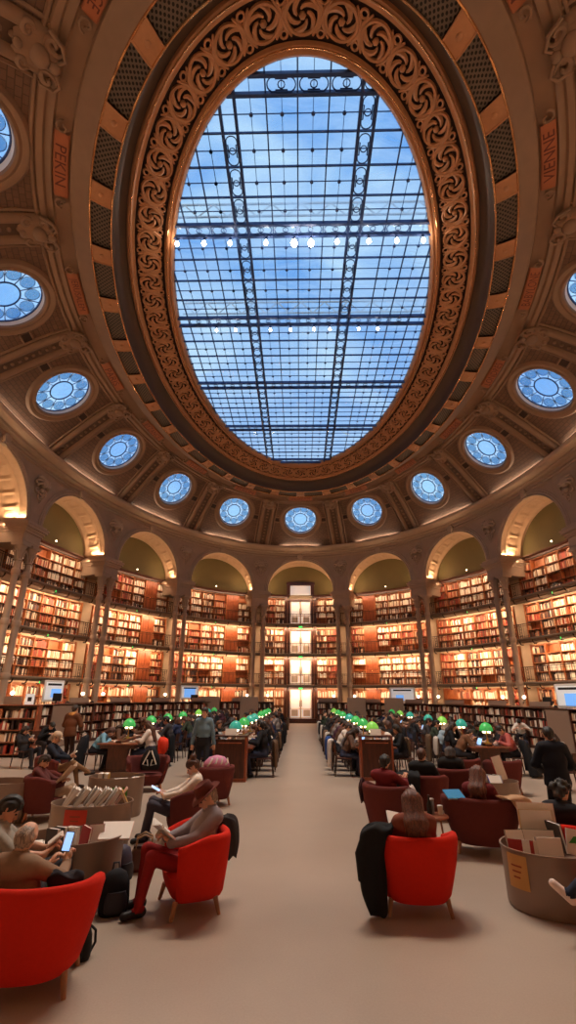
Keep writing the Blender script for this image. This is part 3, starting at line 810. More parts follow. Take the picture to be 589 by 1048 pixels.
def bookcase(k, li):
    z0, z1 = LEVELS[li]; rr = random.Random(k * 17 + li + 300)
    zt = z1 - .12
    lab = 'lit bookcase, %s level, %s' % (LEVN[li], bay_name(k)) if k else 'tall lit bookcase on the %s level beside the far central doors' % LEVN[li]
    segs = [(-3.4, 3.4, 6)] if k else [(-3.4, -1.2, 2), (1.2, 3.4, 2)]
    for si, (a0, a1, nc) in enumerate(segs):
        if k == 0: lab = 'lit bookcase, %s level, just %s the far doors' % (LEVN[li], 'left of' if si == 0 else 'right of')
        t = thing('bookcase', lab, 'bookcase', W(k, 10.4, z0 + .01), 0, 'lit bookcases along the oval wall')
        o0 = t.location.copy()
        cw = (a1 - a0) / nc
        P_ = lambda a, e, z: WM(k, a, e, z) - o0
        mb = MB(); mb.grid([[P_(a0 + (a1 - a0) * i / 8, 10.56, z) for i in range(9)] for z in (z0 + .01, zt)]); mb.build('back_panel', M_shelf, t)
        for i in range(nc + 1):
            pp, M = frame(k + (a0 + cw * i) / loc_scale(k, 10.4), 10.4, 0)
            MB().box(pp + M @ Vector((0, 0, (z0 + zt) / 2)) - o0, (.05, .34, zt - z0), M=M).build('upright', M_shelf, t)
        rows = 4; rh = (zt - z0 - .12) / rows
        for r in range(rows + 1):
            z = z0 + .06 + rh * r; mb = MB()
            pts = [[P_(a0 + (a1 - a0) * i / 8, e, z + dz) for i in range(9)] for e, dz in ((10.24, -.018), (10.24, .018), (10.56, .018), (10.56, -.018))]
            mb.grid(pts, closed_v=True); mb.build('shelf', M_shelf, t)
        if li == 3:
            mb = MB(); mb.grid([[P_(a0 - .1 + (a1 - a0 + .2) * i / 8, e, z) for i in range(9)] for e, z in ((10.26, zt), (10.2, zt + .02), (10.18, zt + .14), (10.05, zt + .2), (10.05, zt + .28), (10.6, zt + .3))]); mb.build('cornice', M_darkwood, t, smooth=30)
        base_pal = {0: [0, 1, 6, 5], 1: [0, 1, 6, 5, 5], 2: [0, 1, 6, 5, 2], 3: [0, 1, 3, 5, 0]}[li]
        for c in range(nc):
            ac = a0 + cw * (c + .5); pp, M = frame(k + ac / loc_scale(k, 10.3), 10.27, 0)
            if DOORCOL.get(k) == c:
                mb = MB(); q = pp - o0
                mb.box(q + M @ Vector((0, -.02, (z0 + zt) / 2)), (cw - .06, .04, zt - z0 - .1), M=M)
                for sx in (-1, 1):
                    for f in (.27, .74): mb.rbox(q + M @ Vector((sx * cw * .22, -.05, z0 + (zt - z0) * f)), (cw * .34, .03, (zt - z0) * .38), .01, M=M)
                dr = mb.build('cabinet_door', M_redwood, t); MB().ball(q + M @ Vector((-.06, -.07, z0 + 1.1)), .03, 8).build('knob', M_giltb, dr, smooth=60); continue
            mood = rr.random()
            for r in range(rows):
                z = z0 + .08 + rh * r
                pal = list(base_pal)
                if mood < .22: pal = [2, 2, 6, 1, 3]
                elif mood > .85: pal = [3, 4, 0, 1, 4]
                if r == 0: pal = pal + [4, 3, 4]  # extra dark books paint in the shade of the bottom row
                single = 0
                if rr.random() < .06: continue
                put_books(pp + Vector((0, 0, z)), M, cw - .06, rh - .05, .26, pal, rr, .95)
for k in range(-5, 6):
    for li in range(4): bookcase(k, li)

def gallery(k, li):
    z = LEVELS[li][1]; t = thing('gallery', 'railed iron gallery, %s level, %s' % (LEVN[li + 1].replace(' gallery', ''), bay_name(k) if k else 'in front of the far doors'), 'balcony', W(k, 9.4, z), 0, 'galleries in front of the bookcases')
    o0 = t.location.copy(); e0 = 9.2; U = lambda f, e, zz: W(k - .5 + f, e, zz) - o0
    mb = MB(); mb.grid([[U(i / 12, e, zz) for i in range(13)] for e, zz in ((10.6, z + .01), (e0 + .04, z), (e0, z + .03), (e0 - .03, z + .1), (e0, z + .17), (10.6, z + .17))]); mb.build('slab', M_slab, t, smooth=30)
    mb = MB()
    for zz, r in ((z + 1.0, .022), (z + .28, .012), (z + .88, .01)): mb.tube([U(i / 12, e0 + .04, zz) for i in range(13)], r, 5)
    nb = 44
    for i in range(nb + 1):
        f = i / nb; dense = f < .12 or f > .88
        if dense or i % 2 == 0: mb.cyl(U(f, e0 + .04, z + .17), U(f, e0 + .04, z + 1.0), .011 if not dense else .016, n=5, caps=False)
    for f in (.04, .1, .9, .96):
        for q in (.4, .75): mb.tube([U(f + .014 * math.cos(2 * PI * j / 8), e0 + .04, z + q + .1 * math.sin(2 * PI * j / 8)) for j in range(8)], .012, 4, closed=True)
    mb.build('railing', M_rail, t)
    for i in range(7):
        f = (i + .5) / 7
        MB().tube([U(f, e0 + .03, z + .05), U(f, e0 + .06, z - .1), U(f, e0 + .16, z - .2), U(f, e0 + .34, z - .18)], .035, 5).build('bracket', M_rail, t, smooth=60)
    MB().tube([U(.07 + .86 * i / 8, 9.5, z - .03) for i in range(9)], .03, 6).build('strip_lamp', M_slab, t, smooth=60)
    s = MB(); p, M = frame(k, e0 - .04, z - .12)
    t2 = thing('exit_sign', 'small green exit sign under the %s, %s' % (LEVN[li + 1], bay_name(k) if k else 'above the far doors'), 'sign', p, 0, 'green exit signs under the galleries')
    s.rbox((0, .06, 0), (.34, .05, .16), .02, M=M); s.build('case', M_slab, t2)
    lf = MB().box(M @ Vector((0, .03, 0)), (.3, .012, .12), M=M).build('lit_face', M_green, t2)
    # running figure on the sign
    s = MB(); F = lambda x, zz: M @ Vector((x, .02, zz))
    s.ball(F(.01, .042), .012, 6); s.tube([F(.005, .03), F(-.01, -.005), F(.02, -.025), F(.01, -.05)], .008, 4); s.tube([F(-.01, -.005), F(-.03, -.03), F(-.05, -.03)], .008, 4); s.tube([F(.03, .0), F(.005, .02), F(-.03, .01)], .007, 4)
    s.build('pictogram', M_white, lf)
for k in range(-5, 6):
    for li in range(3): gallery(k, li)
for k in range(-5, 6):
    if k == 0: continue
    p, M = frame(k, 10.0, 10.8); t = thing('spot_lamp', 'small white lamp on top of the highest shelves, ' + bay_name(k), 'lamp', p, 0, 'small lamps on the top bookcases')
    MB().cyl(Vector((0, 0, -.1)), Vector((0, 0, 0)), .03, n=8).build('stem', M_slab, t); MB().ball((0, 0, .05), .055, 10).build('bulb', M_sconce, t, smooth=80)

# central doorway: glazed double doors on every level
def glazed(name, z0, z1, hw, leaves=True):
    p, M = frame(0, 10.1, 0); o = struct(bpy.data.objects.new(name, None)); COL.objects.link(o)
    o['label'] = 'brightly lit glazed opening in the middle of the far wall'; o['category'] = 'door'
    L = lambda x, y, z: p + M @ Vector((x, y, z))
    mb = MB()
    for sx in (-1, 1): mb.box(L(sx * (hw + .1), 0, (z0 + z1) / 2), (.2, .3, z1 - z0), M=M)
    mb.box(L(0, 0, z1 + .05), (2 * hw + .4, .3, .14), M=M); mb.build('frame', M_darkwood, o)
    mb = MB(); mb.box(L(0, .12, (z0 + z1) / 2), (2 * hw, .02, z1 - z0), M=M); mb.build('pane', M_doorglow, o)
    if leaves:
        mb = MB()
        for sx in (-1, 1):
            for x in (.03, hw - .05): mb.box(L(sx * x, .03, (z0 + z1) / 2), (.07, .06, z1 - z0), M=M)
            for z in (z0 + .05, z0 + .75, z1 - .04): mb.box(L(sx * hw / 2, .03, z), (hw, .05, .05), M=M)
            mb.box(L(sx * hw * .55, .06, z0 + .42), (hw * .6, .03, .5), M=M)
        mb.build('leaf', M_leafw, o)
        mb = MB()
        for sx in (-1, 1): mb.tube([L(sx * .09, -.01, z0 + .9), L(sx * .09, -.05, z0 + 1.0), L(sx * .09, -.05, z0 + 1.3), L(sx * .09, -.01, z0 + 1.4)], .018, 6)
        mb.build('handle', M_black, o)
M_leafw = mat('pale door leaf', srgb(205, 178, 152), .5)
glazed('door_1', .34, 2.62, .92); glazed('door_2', 3.0, 5.05, .92); glazed('door_3', 5.5, 7.5, .92); glazed('door_4', 8.0, 10.1, .92); glazed('window_18', 10.62, 11.5, .92, False)
p, M = frame(0, 10.1, 0); mb = MB()
mb.box(p + M @ Vector((0, -.05, .255)), (2.6, .9, .17), M=M); mb.box(p + M @ Vector((0, -.2, .085)), (2.9, 1.2, .17), M=M); struct(mb.build('trim_120', M_darkwood))
mb = MB()
for sx in (-1, 1): mb.box(p + M @ Vector((sx * 1.3, .1, 5.3)), (.22, .5, 10.5), M=M)
for sx in (-1, 1): mb.box(p + M @ Vector((sx * 1.13, .35, 11.1)), (.22, .2, 1.3), M=M)
mb.box(p + M @ Vector((0, .35, 11.72)), (2.6, .24, .26), M=M)
struct(mb.build('trim_121', M_darkwood))
# ------------------------------------------------------------------ furniture
M_red = mat('orange red felt', srgb(205, 38, 20), .9, noise=.08, nscale=30, bump=.3, bscale=220, spec=.2)
M_burg = mat('burgundy felt', srgb(98, 46, 42), .92, noise=.1, nscale=30, bump=.3, bscale=220, spec=.2)
M_legw = wood('pale oak leg', srgb(150, 96, 62), srgb(176, 118, 80), .5)
M_brass = mat('brass', srgb(196, 150, 84), .3, metal=.85)
M_lampg = [mat('lamp glass green', srgb(60, 160, 80), .25, emit=srgb(70, 190, 95), estr=.4), mat('lamp glass teal', srgb(50, 150, 130), .25, emit=srgb(60, 170, 150), estr=.38), mat('lamp glass lime', srgb(120, 180, 70), .25, emit=srgb(130, 205, 85), estr=.5)]
M_glow = mat('warm lamp bulb', srgb(255, 240, 200), .4, emit=(1, .82, .5, 1), estr=5)
M_tabletop = wood('table top', srgb(112, 58, 36), srgb(140, 78, 50), .3)
M_screen = mat('lit blue screen', srgb(90, 150, 230), .3, emit=srgb(120, 175, 245), estr=.8)
M_wscreen = mat('lit white board', srgb(225, 225, 225), .4, emit=srgb(230, 225, 220), estr=.35)
M_silver = mat('laptop metal', srgb(150, 148, 150), .35, metal=.6)
def at(px, py, z):
    """world point at height z under a pixel of the photograph (used to read positions off the picture)"""
    u, v = px - 294.5, py - 524; c, s = math.cos(ROLL), math.sin(ROLL); u, v = c * u + s * v, -s * u + c * v
    d = Vector((u / 494.4353, 1, -v / 494.4353)); c, s = math.cos(.3644), math.sin(.3644)
    d = Vector((d.x, c * d.y - s * d.z, s * d.y + c * d.z)); c, s = math.cos(-.0251), math.sin(-.0251)
    d = Vector((c * d.x + s * d.y, -s * d.x + c * d.y, d.z)); t = (z - 2.0461) / d.z
    return Vector((-.0922, -20.4772, 2.0461)) + d * t
ROLL = .0079
R_ = math.radians

_shells = {}
def tub_parts(w):
    if w in _shells: return _shells[w]
    hw, hd = w / 2, .38; th = .085; N = 40
    def outline(f, inset, k):        # f -1..1 round the back, k taper
        a = f * R_(128); n = 2.6
        c, s = math.sin(a), -math.cos(a)
        q = (abs(c) ** n + abs(s) ** n) ** (-1 / n)
        x = (hw * k - inset) * c * q; y = (hd * (.55 + .45 * k) - inset) * s * q
        return x, y
    rows = []
    def top(f): a = abs(f); return .715 - .012 * (1 - a * 2) * (a < .5) - .10 * max(0, (a - .6) / .4) ** 1.3
    prof = [(0, .13, .66), (0, .17, .75), (0, .30, .84), (0, .45, .93), (0, .6, .985), (0, 'tm', 1.0), (.012, 't1', 1.0), (.04, 't0', 1.0), (.07, 't1', 1.0), (.085, 'tm', 1.0), (.09, .56, .98), (.09, .34, .9), (.09, .28, .86)]
    for i in range(N + 1):
        f = -1 + 2 * i / N; row = []
        ef = max(0, (abs(f) - .93) / .07)
        for ins, z, k in prof:
            t = top(f)
            zz = {'t0': t, 't1': t - .012, 'tm': t - .05}.get(z, z) if isinstance(z, str) else min(z, t - .06)
            mid = .045; ii = ins + (mid - ins) * ef * .75
            x, y = outline(f, ii, k); row.append((x, y, zz))
        rows.append(row)
    mb = MB(); mb.grid(rows)
    L = len(prof); mb.f += [tuple(range(L - 1, -1, -1)), tuple(range(N * L, (N + 1) * L))]; mb.m += [0, 0]
    # underside
    ob = [rows[i][0] for i in range(N + 1)]; b = len(mb.v); mb.v += [tuple(map(float, p)) for p in ob] + [(0, 0.05, .12)]
    mb.f += [(b + i + 1, b + i, b + N + 1) for i in range(N)]; mb.m += [0] * N
    shell = mb.mesh('backrest', M_red, smooth=50)
    mb = MB(); pts = []
    lev = [(.125, .70, .06), (.17, .8, .05), (.24, .86, .03), (.29, .88, .02), (.33, .9, .02), (.355, .87, .05), (.365, .78, .1)]
    rws = []
    for z, k, ins in lev:
        r = []
        for j in range(36):
            a = 2 * PI * j / 36; c, s = math.sin(a), -math.cos(a); n = 3.0 if s < 0 else 4.0
            q = (abs(c) ** n + abs(s) ** n) ** (-1 / n)
            r.append(((hw * k - .07 - ins) * c * q, (hd * (.55 + .45 * k) - .05 - ins) * s * q - (0 if s < 0 else .02), z))
        rws.append(r)
    mb.grid(rws, closed_u=True); mb.f += [tuple(range(35, -1, -1)), tuple(range(6 * 36, 7 * 36))]; mb.m += [0, 0]
    seat = mb.mesh('seat_cushion', M_red, smooth=50)
    legs = []
    for sx in (-1, 1):
        for sy in (-1, 1):
            legs.append(MB().cyl((sx * (hw * .6), sy * .2, .15), (sx * (hw * .66), sy * .24, 0), .027, .018, 10).mesh('leg', M_legw, smooth=50))
    _shells[w] = (shell, seat, legs); return _shells[w]
def setmat(o, m):
    o.material_slots[0].link = 'OBJECT'; o.material_slots[0].material = m
def tub_chair(x, y, face, m, label, w=None, group=None):
    w = w or (.94 if m is M_red else .84)
    t = thing('tub_armchair', label, 'armchair', (x, y, 0), R_(face - 90), group or ('red tub armchairs' if m is M_red else 'burgundy tub armchairs'))
    sh, se, lg = tub_parts(w)
    setmat(link('backrest', sh, t), m); setmat(link('seat_cushion', se, t), m)
    for l in lg: link('leg', l, t)
    return t
tub_chair(1.12, -14.3, 88, M_red, 'bright red tub armchair with a black coat hung over its left side, beside the aisle')
tub_chair(-1.25, -14.36, 205, M_red, 'bright red tub armchair holding the reader in the brown hat')
tub_chair(-2.14, -15.86, 102, M_red, 'bright red tub armchair closest to the camera, holding the bald man')
tub_chair(3.12, -13.72, 72, M_red, 'bright red tub armchair with the curly-haired reader, behind the right-hand book bin')
tub_chair(2.93, -15.12, 172, M_red, 'bright red tub armchair cut off by the right edge in front of the book bin')
tub_chair(1.38, -11.32, 50, M_burg, 'burgundy tub armchair holding the reader in a wine-red hooded top by the aisle')
tub_chair(2.55, -12.26, 75, M_burg, 'wide burgundy armchair with a beige coat over its right side', 1.1)
tub_chair(-1.86, -11.9, 192, M_burg, 'burgundy tub armchair of the girl in white with a tablet', .84)
tub_chair(-1.86, -9.35, 125, M_burg, 'burgundy tub armchair with a pink and white bag on its back')
tub_chair(-3.62, -7.95, 290, M_burg, 'wide burgundy armchair facing the camera with a black patterned bag on its seat', 1.0)
tub_chair(-4.62, -10.72, 12, M_burg, 'burgundy armchair of the newspaper reader, behind the bin with the red sign', .92)
tub_chair(-5.85, -7.95, 8, M_burg, 'burgundy armchair of the reader in a pale cap', .9)
tub_chair(3.75, -7.55, 95, M_burg, 'burgundy armchair back in front of the right reading table, the left one of two')
tub_chair(4.62, -7.75, 95, M_burg, 'burgundy armchair back in front of the right reading table, the right one of two')
tub_chair(2.28, -10.1, 60, M_burg, 'burgundy armchair under black coats, behind the small side table')
tub_chair(3.02, -9.2, 70, M_burg, 'burgundy armchair with a dark-coated reader, in front of the inner right table')

# oval book bins
def bin_(x, y, a, b, h, rz, label, sign=None, signtext=None):
    t = thing('book_bin', label, 'book bin', (x, y, 0), R_(rz), 'oval metal book bins')
    mb = MB(); mb.lathe((0, 0, 0), [(.96, 0), (.985, .03), (1, h - .02), (1.015, h - .012), (1.015, h), (.985, h), (.98, h - .1), (.0, h - .12)], 48, sx=a, sy=b); mb.build('drum', M_taupe, t, smooth=40)
    MB().lathe((0, 0, 0), [(.93, -.0), (.93, .035)], 40, sx=a, sy=b).build('plinth', M_black, t, smooth=40)
    if sign:
        deg, col, sw, shh, zc = sign
        rows = []
        for z in (zc - shh / 2, zc + shh / 2):
            r = []
            for i in range(7):
                q = R_(deg - rz) + (i / 6 - .5) * sw / ((a + b) / 2)
                r.append((a * 1.012 * math.cos(q), b * 1.012 * math.sin(q), z))
            rows.append(r)
        nt_ = MB().grid(rows).build('notice', col, t)
        mb = MB()
        for j in range(3):
            z = zc + .05 - .05 * j; q0 = R_(deg - rz) - (.14 - .02 * j) * sw / .3 ; q1 = R_(deg - rz) + (.14 - .03 * j) * sw / .3
            mb.grid([[(a * 1.018 * math.cos(q0 + (q1 - q0) * i / 4), b * 1.018 * math.sin(q0 + (q1 - q0) * i / 4), zz) for i in range(5)] for zz in (z - .008, z + .008)])
        mb.build('print', M_noteink, nt_)
    return t
M_noteink = mat('faded print', srgb(150, 70, 40), .7)
M_yel = mat('yellow notice', srgb(205, 155, 88), .7, noise=.1); M_rednote = mat('red orange notice', srgb(200, 58, 34), .6); M_grn = mat('green notice', srgb(64, 128, 36), .6, noise=.1)
bin_(2.76, -14.16, .64, .5, .55, 8, 'oval taupe book bin at the right with a yellow notice', (205, M_yel, .26, .3, .36))
bin_(-2.62, -14.3, .58, .42, .6, 20, 'oval taupe book bin nearest on the left, with a green patch low on its side', (285, M_grn, .24, .16, .3))
bin_(-2.98, -12.78, .54, .42, .66, 8, 'oval taupe book bin with a square red notice, second from the camera on the left', (266, M_rednote, .27, .25, .5))
bin_(-3.5, -10.35, .5, .4, .64, 5, 'oval taupe book bin with a square green notice, beside the patterned bag armchair', (295, M_grn, .24, .24, .38))
bin_(-5.3, -10.95, .5, .4, .62, 0, 'oval taupe book bin cut off at the left edge behind the newspaper reader')
bin_(3.55, -10.1, .44, .36, .6, 0, 'oval taupe book bin holding a tall red folder, behind the wide burgundy armchair')

# books standing and lying in the bins
def one_book(name, c, d, M, m, label, group=None, cover=None):
    """a bound book: page block with a cover"""
    w, dp, h = d
    t = thing(name, label, 'book', c, 0, group); t.rotation_euler = M.to_euler()
    mb = MB()
    for sx in (-1, 1): mb.box((sx * (w / 2 - .002), 0, 0), (.004, dp, h))
    mb.box((0, dp / 2 - .002, 0), (w, .004, h)); mb.build('cover', m, t)
    MB().box((0, -.003, 0), (w - .008, dp - .012, h - .008)).build('pages', M_paper, t)
    return t
M_cov = [mat('cover %s' % n, srgb(*c), .45) for n, c in (('dark grey', (70, 62, 60)), ('cream', (222, 205, 188)), ('crimson', (160, 30, 28)), ('pale pink', (222, 176, 158)), ('forest', (72, 84, 52)), ('mustard', (196, 150, 70)), ('white', (235, 228, 222)), ('stone', (150, 134, 120)))]
def tilt(rx, ry, rz): return (Matrix.Rotation(R_(rz), 3, 'Z') @ Matrix.Rotation(R_(rx), 3, 'X') @ Matrix.Rotation(R_(ry), 3, 'Y'))
B = lambda *a, **k: one_book('book', *a, **k)
# nearest left bin
zb = .49
B((-2.75, -14.42, zb + .1), (.05, .15, .2), tilt(0, 0, 70), M_cov[0], 'dark grey upright book in the middle of the nearest left bin', 'books in the nearest left bin')
B((-2.69, -14.38, zb + .105), (.05, .15, .21), tilt(0, 0, 70), M_cov[0], 'dark book with a worn spine in the nearest left bin, second of the upright pair', 'books in the nearest left bin')
B((-2.62, -14.35, zb + .1), (.035, .14, .2), tilt(0, 0, 70), M_cov[1], 'cream upright book beside the dark pair in the nearest left bin', 'books in the nearest left bin')
B((-2.57, -14.33, zb + .1), (.04, .14, .2), tilt(0, 0, 70), M_cov[6], 'white upright book in the nearest left bin', 'books in the nearest left bin')
B((-2.44, -14.3, zb + .1), (.03, .14, .2), tilt(10, 0, 60), M_cov[2], 'thin crimson book leaning in the nearest left bin', 'books in the nearest left bin')
B((-2.34, -14.26, zb + .11), (.16, .04, .2), tilt(-12, 0, 20), M_cov[2], 'crimson picture book facing the aisle in the nearest left bin', 'books in the nearest left bin')
B((-2.14, -14.2, zb + .14), (.34, .02, .26), tilt(-62, 0, 8), M_cov[3], 'large pale pink album sticking out of the right end of the nearest left bin', 'books in the nearest left bin')
B((-2.86, -14.56, zb + .06), (.14, .16, .1), tilt(0, 0, 30), M_cov[7], 'pale grey boxed volume lying at the near side of the nearest left bin', 'books in the nearest left bin')
B((-2.62, -14.52, zb + .02), (.2, .3, .03), tilt(0, 0, 20), M_cov[1], 'cream magazine lying flat at the front of the nearest left bin', 'books in the nearest left bin')
B((-2.4, -14.45, zb + .02), (.2, .26, .03), tilt(0, 0, 32), M_cov[3], 'pink booklet lying flat near the right end of the nearest left bin', 'books in the nearest left bin')
B((-2.98, -14.32, zb + .025), (.24, .18, .03), tilt(0, 0, 15), M_cov[7], 'grey folder lying flat at the left end of the nearest left bin', 'books in the nearest left bin')
# second left bin: leaning white comics
for i in range(16):
    q = -.38 + .05 * i
    B((-2.98 + q, -12.72 - .05 * ((i * 7) % 3) + .0, .66 + .05), (.016 + .012 * (i % 3), .2, .25), tilt(0, 28 + (i * 5) % 14, 20), M_cov[(6, 1, 6, 7)[i % 4]] if i < 14 else M_cov[3], 'thin pale comic book leaning among others in the bin with the red notice', 'pale comic books in the bin with the red notice')
B((-2.56, -12.74, .7), (.03, .18, .24), tilt(0, -30, 18), M_cov[5], 'mustard-edged book closing the row in the bin with the red notice')
# third left bin
B((-3.8, -10.35, .6), (.09, .2, .16), tilt(0, 0, 10), M_cov[7], 'beige slipcase at the left end of the bin with the green notice')
B((-3.7, -10.33, .6), (.08, .2, .15), tilt(0, 0, 10), M_cov[5], 'tan boxed volume beside the beige slipcase in the bin with the green notice')
for i in range(4): B((-3.5 + .1 * i, -10.42 + .03 * i, .57 + .014 * (i % 2)), (.24, .17, .02), tilt(0, 0, 10 + 12 * i), M_cov[6], 'white magazine lying flat in the bin with the green notice', 'white magazines in the bin with the green notice')
B((-3.15, -10.32, .59), (.14, .18, .05), tilt(0, 0, 5), M_cov[0], 'dark book lying at the right end of the bin with the green notice')
for i in range(3): B((-5.35 + .16 * i, -11.05 + .03 * i, .53), (.3, .18, .025), tilt(0, 0, 8 * i), M_cov[6], 'white magazine lying in the bin at the left edge', 'white magazines in the bin at the left edge')
# right bin
zr = .47
B((2.27, -14.2, zr + .11), (.2, .03, .22), tilt(-18, 0, 5), M_cov[7], 'pale stone book at the left end of the right-hand bin', 'books in the right-hand bin')
for i in range(5): B((2.22 + .035 * i, -14.3 - .012 * i, zr + .07), (.028, .14, .17), tilt(0, 8, 70), M_cov[(2, 6, 6, 2, 1)[i]], 'thin upright comic in the row at the left of the right-hand bin', 'thin comics at the left of the right-hand bin')
B((2.62, -13.98, zr + .2), (.36, .025, .34), tilt(-8, 0, -8), M_cov[5], 'tall album with a mustard cover panel at the back of the right-hand bin', 'books in the right-hand bin')
B((2.66, -13.9, zr + .26), (.4, .025, .34), tilt(-8, 0, -12), M_cov[3], 'tall pale brown folder standing highest in the right-hand bin', 'books in the right-hand bin')
B((2.52, -14.18, zr + .12), (.36, .03, .2), tilt(-12, 0, -5), M_cov[4], 'green landscape-format book in the middle of the right-hand bin', 'books in the right-hand bin')
B((2.56, -14.34, zr + .1), (.26, .05, .17), tilt(-10, 0, -4), M_cov[7], 'stone grey boxed book in front in the right-hand bin', 'books in the right-hand bin')
t = B((2.92, -14.28, zr + .12), (.26, .03, .24), tilt(-14, 8, -14), M_cov[6], 'white book with a green leaf on its cover in the right-hand bin', 'books in the right-hand bin')
mb = MB(); mb.add([(-.11, -.017, -.02), (-.06, -.017, .05), (.0, -.017, .06), (.08, -.017, .0), (.1, -.017, -.06), (.02, -.017, -.05), (-.05, -.017, -.01)], [(0, 1, 2, 3, 4, 5, 6)]); mb.build('leaf_print', M_leafp if 'M_leafp' in globals() else mat('leaf green', srgb(40, 140, 50), .5), t)
B((2.76, -14.1, zr + .14), (.03, .22, .28), tilt(0, -10, 14), M_cov[0], 'dark upright divider book near the back of the right-hand bin', 'books in the right-hand bin')
# drawn page on top, at the back
B((2.8, -13.72, .72), (.3, .012, .26), tilt(-35, 0, 28), M_cov[6], 'white open comic page propped behind the right-hand bin')
# far right bin: red folder etc
B((3.72, -10.0, .62 + .17), (.2, .03, .42), tilt(-6, -12, 10), M_cov[2], 'tall red folder with two white stripes in the far right bin')
for i in range(6): B((3.25 + .07 * i, -10.18, .6), (.03 + .01 * (i % 2), .2, .2), tilt(0, 10, 30), M_cov[(6, 1, 7, 6, 0, 6)[i]], 'pale upright volume in the far right bin', 'pale volumes in the far right bin')
M_blueb = mat('blue cover', srgb(70, 80, 180), .4)
B((3.5, -10.32, .64), (.24, .03, .15), tilt(-40, 0, 5), M_blueb, 'blue book tilted at the front of the far right bin')

# reading tables
def reading_table(x, y0, y1, label, w=1.15, endpanel=True):
    t = thing('reading_table', label, 'table', (x, (y0 + y1) / 2, 0), 0, 'long reading tables'); L = y1 - y0
    MB().rbox((0, 0, .74), (w, L, .04), .012).build('tabletop', M_tabletop, t, smooth=40)
    mb = MB(); mb.box((0, 0, .67), (w - .14, L - .16, .1)); mb.build('apron', M_darkwood, t)
    MB().rbox((0, 0, .79), (.16, L - .2, .06), .01).build('lamp_rail', M_darkwood, t, smooth=40)
    for sy in (-1, 1):
        mb = MB(); mb.box((0, sy * (L / 2 - .2), .33), (w * .5, .09, .62)); mb.box((0, sy * (L / 2 - .2), .03), (w * .6, .16, .06)); mb.build('trestle', M_darkwood, t)
    return t
TABS = {'L': [(-1.92, -6.2, -1.95), (-1.92, -1.85, 2.6), (-1.92, 2.7, 8.0), (-1.92, 8.1, 12.6)], 'R': [(2.0, -5.75, -1.95), (2.0, -1.85, 2.6), (2.0, 2.7, 8.0), (2.0, 8.1, 12.6)],
        'l': [(-5.25, -5.5, -1.1), (-5.25, -1.0, 3.4), (-5.25, 5.4, 11.6)], 'r': [(5.28, -5.35, -1.5), (5.28, -1.4, 2.6), (5.28, 4.2, 11.0)]}
TNAME = {'L': 'left of the aisle', 'R': 'right of the aisle', 'l': 'in the outer left row', 'r': 'in the outer right row'}
for key, lst in TABS.items():
    for i, (x, a, b) in enumerate(lst): reading_table(x, a, b, 'long dark wooden reading table %s, %s from the camera' % (TNAME[key], ORD[i + 1]))
# cabinet ends of the two inner rows
for x, y, nm in ((-1.9, -6.42, 'left'), (1.96, -5.97, 'right')):
    t = thing('end_cabinet', 'dark wooden cabinet with a paper sign closing the table row %s of the aisle' % nm, 'cabinet', (x, y, 0), 0, 'cabinets at the ends of the inner table rows')
    for sx in (-1, 1): MB().box((sx * .41, 0, .52), (.05, .4, 1.04)).build('side_panel', M_redwood, t)
    MB().box((0, -.17, .5), (.77, .03, .96)).build('front_panel', M_darkwood, t); MB().rbox((0, 0, 1.055), (.9, .44, .035), .01).build('top', M_darkwood, t, smooth=40)
    MB().box((0, -.2, .04), (.86, .03, .08)).build('plinth', M_redwood, t); MB().box((0, -.24, .9), (.6, .1, .02)).build('ledge', M_redwood, t)
    p = thing('paper_sign', 'white paper sign standing on the cabinet end %s of the aisle' % nm, 'sign', (x, y - .1, 1.075), 0, 'paper signs on the end cabinets')
    MB().box((0, 0, .08), (.3, .02, .16), M=tilt(-15, 0, 0)).build('sheet', M_paper, p); MB().box((0, .06, .03), (.1, .1, .05)).build('stand', M_black, p)
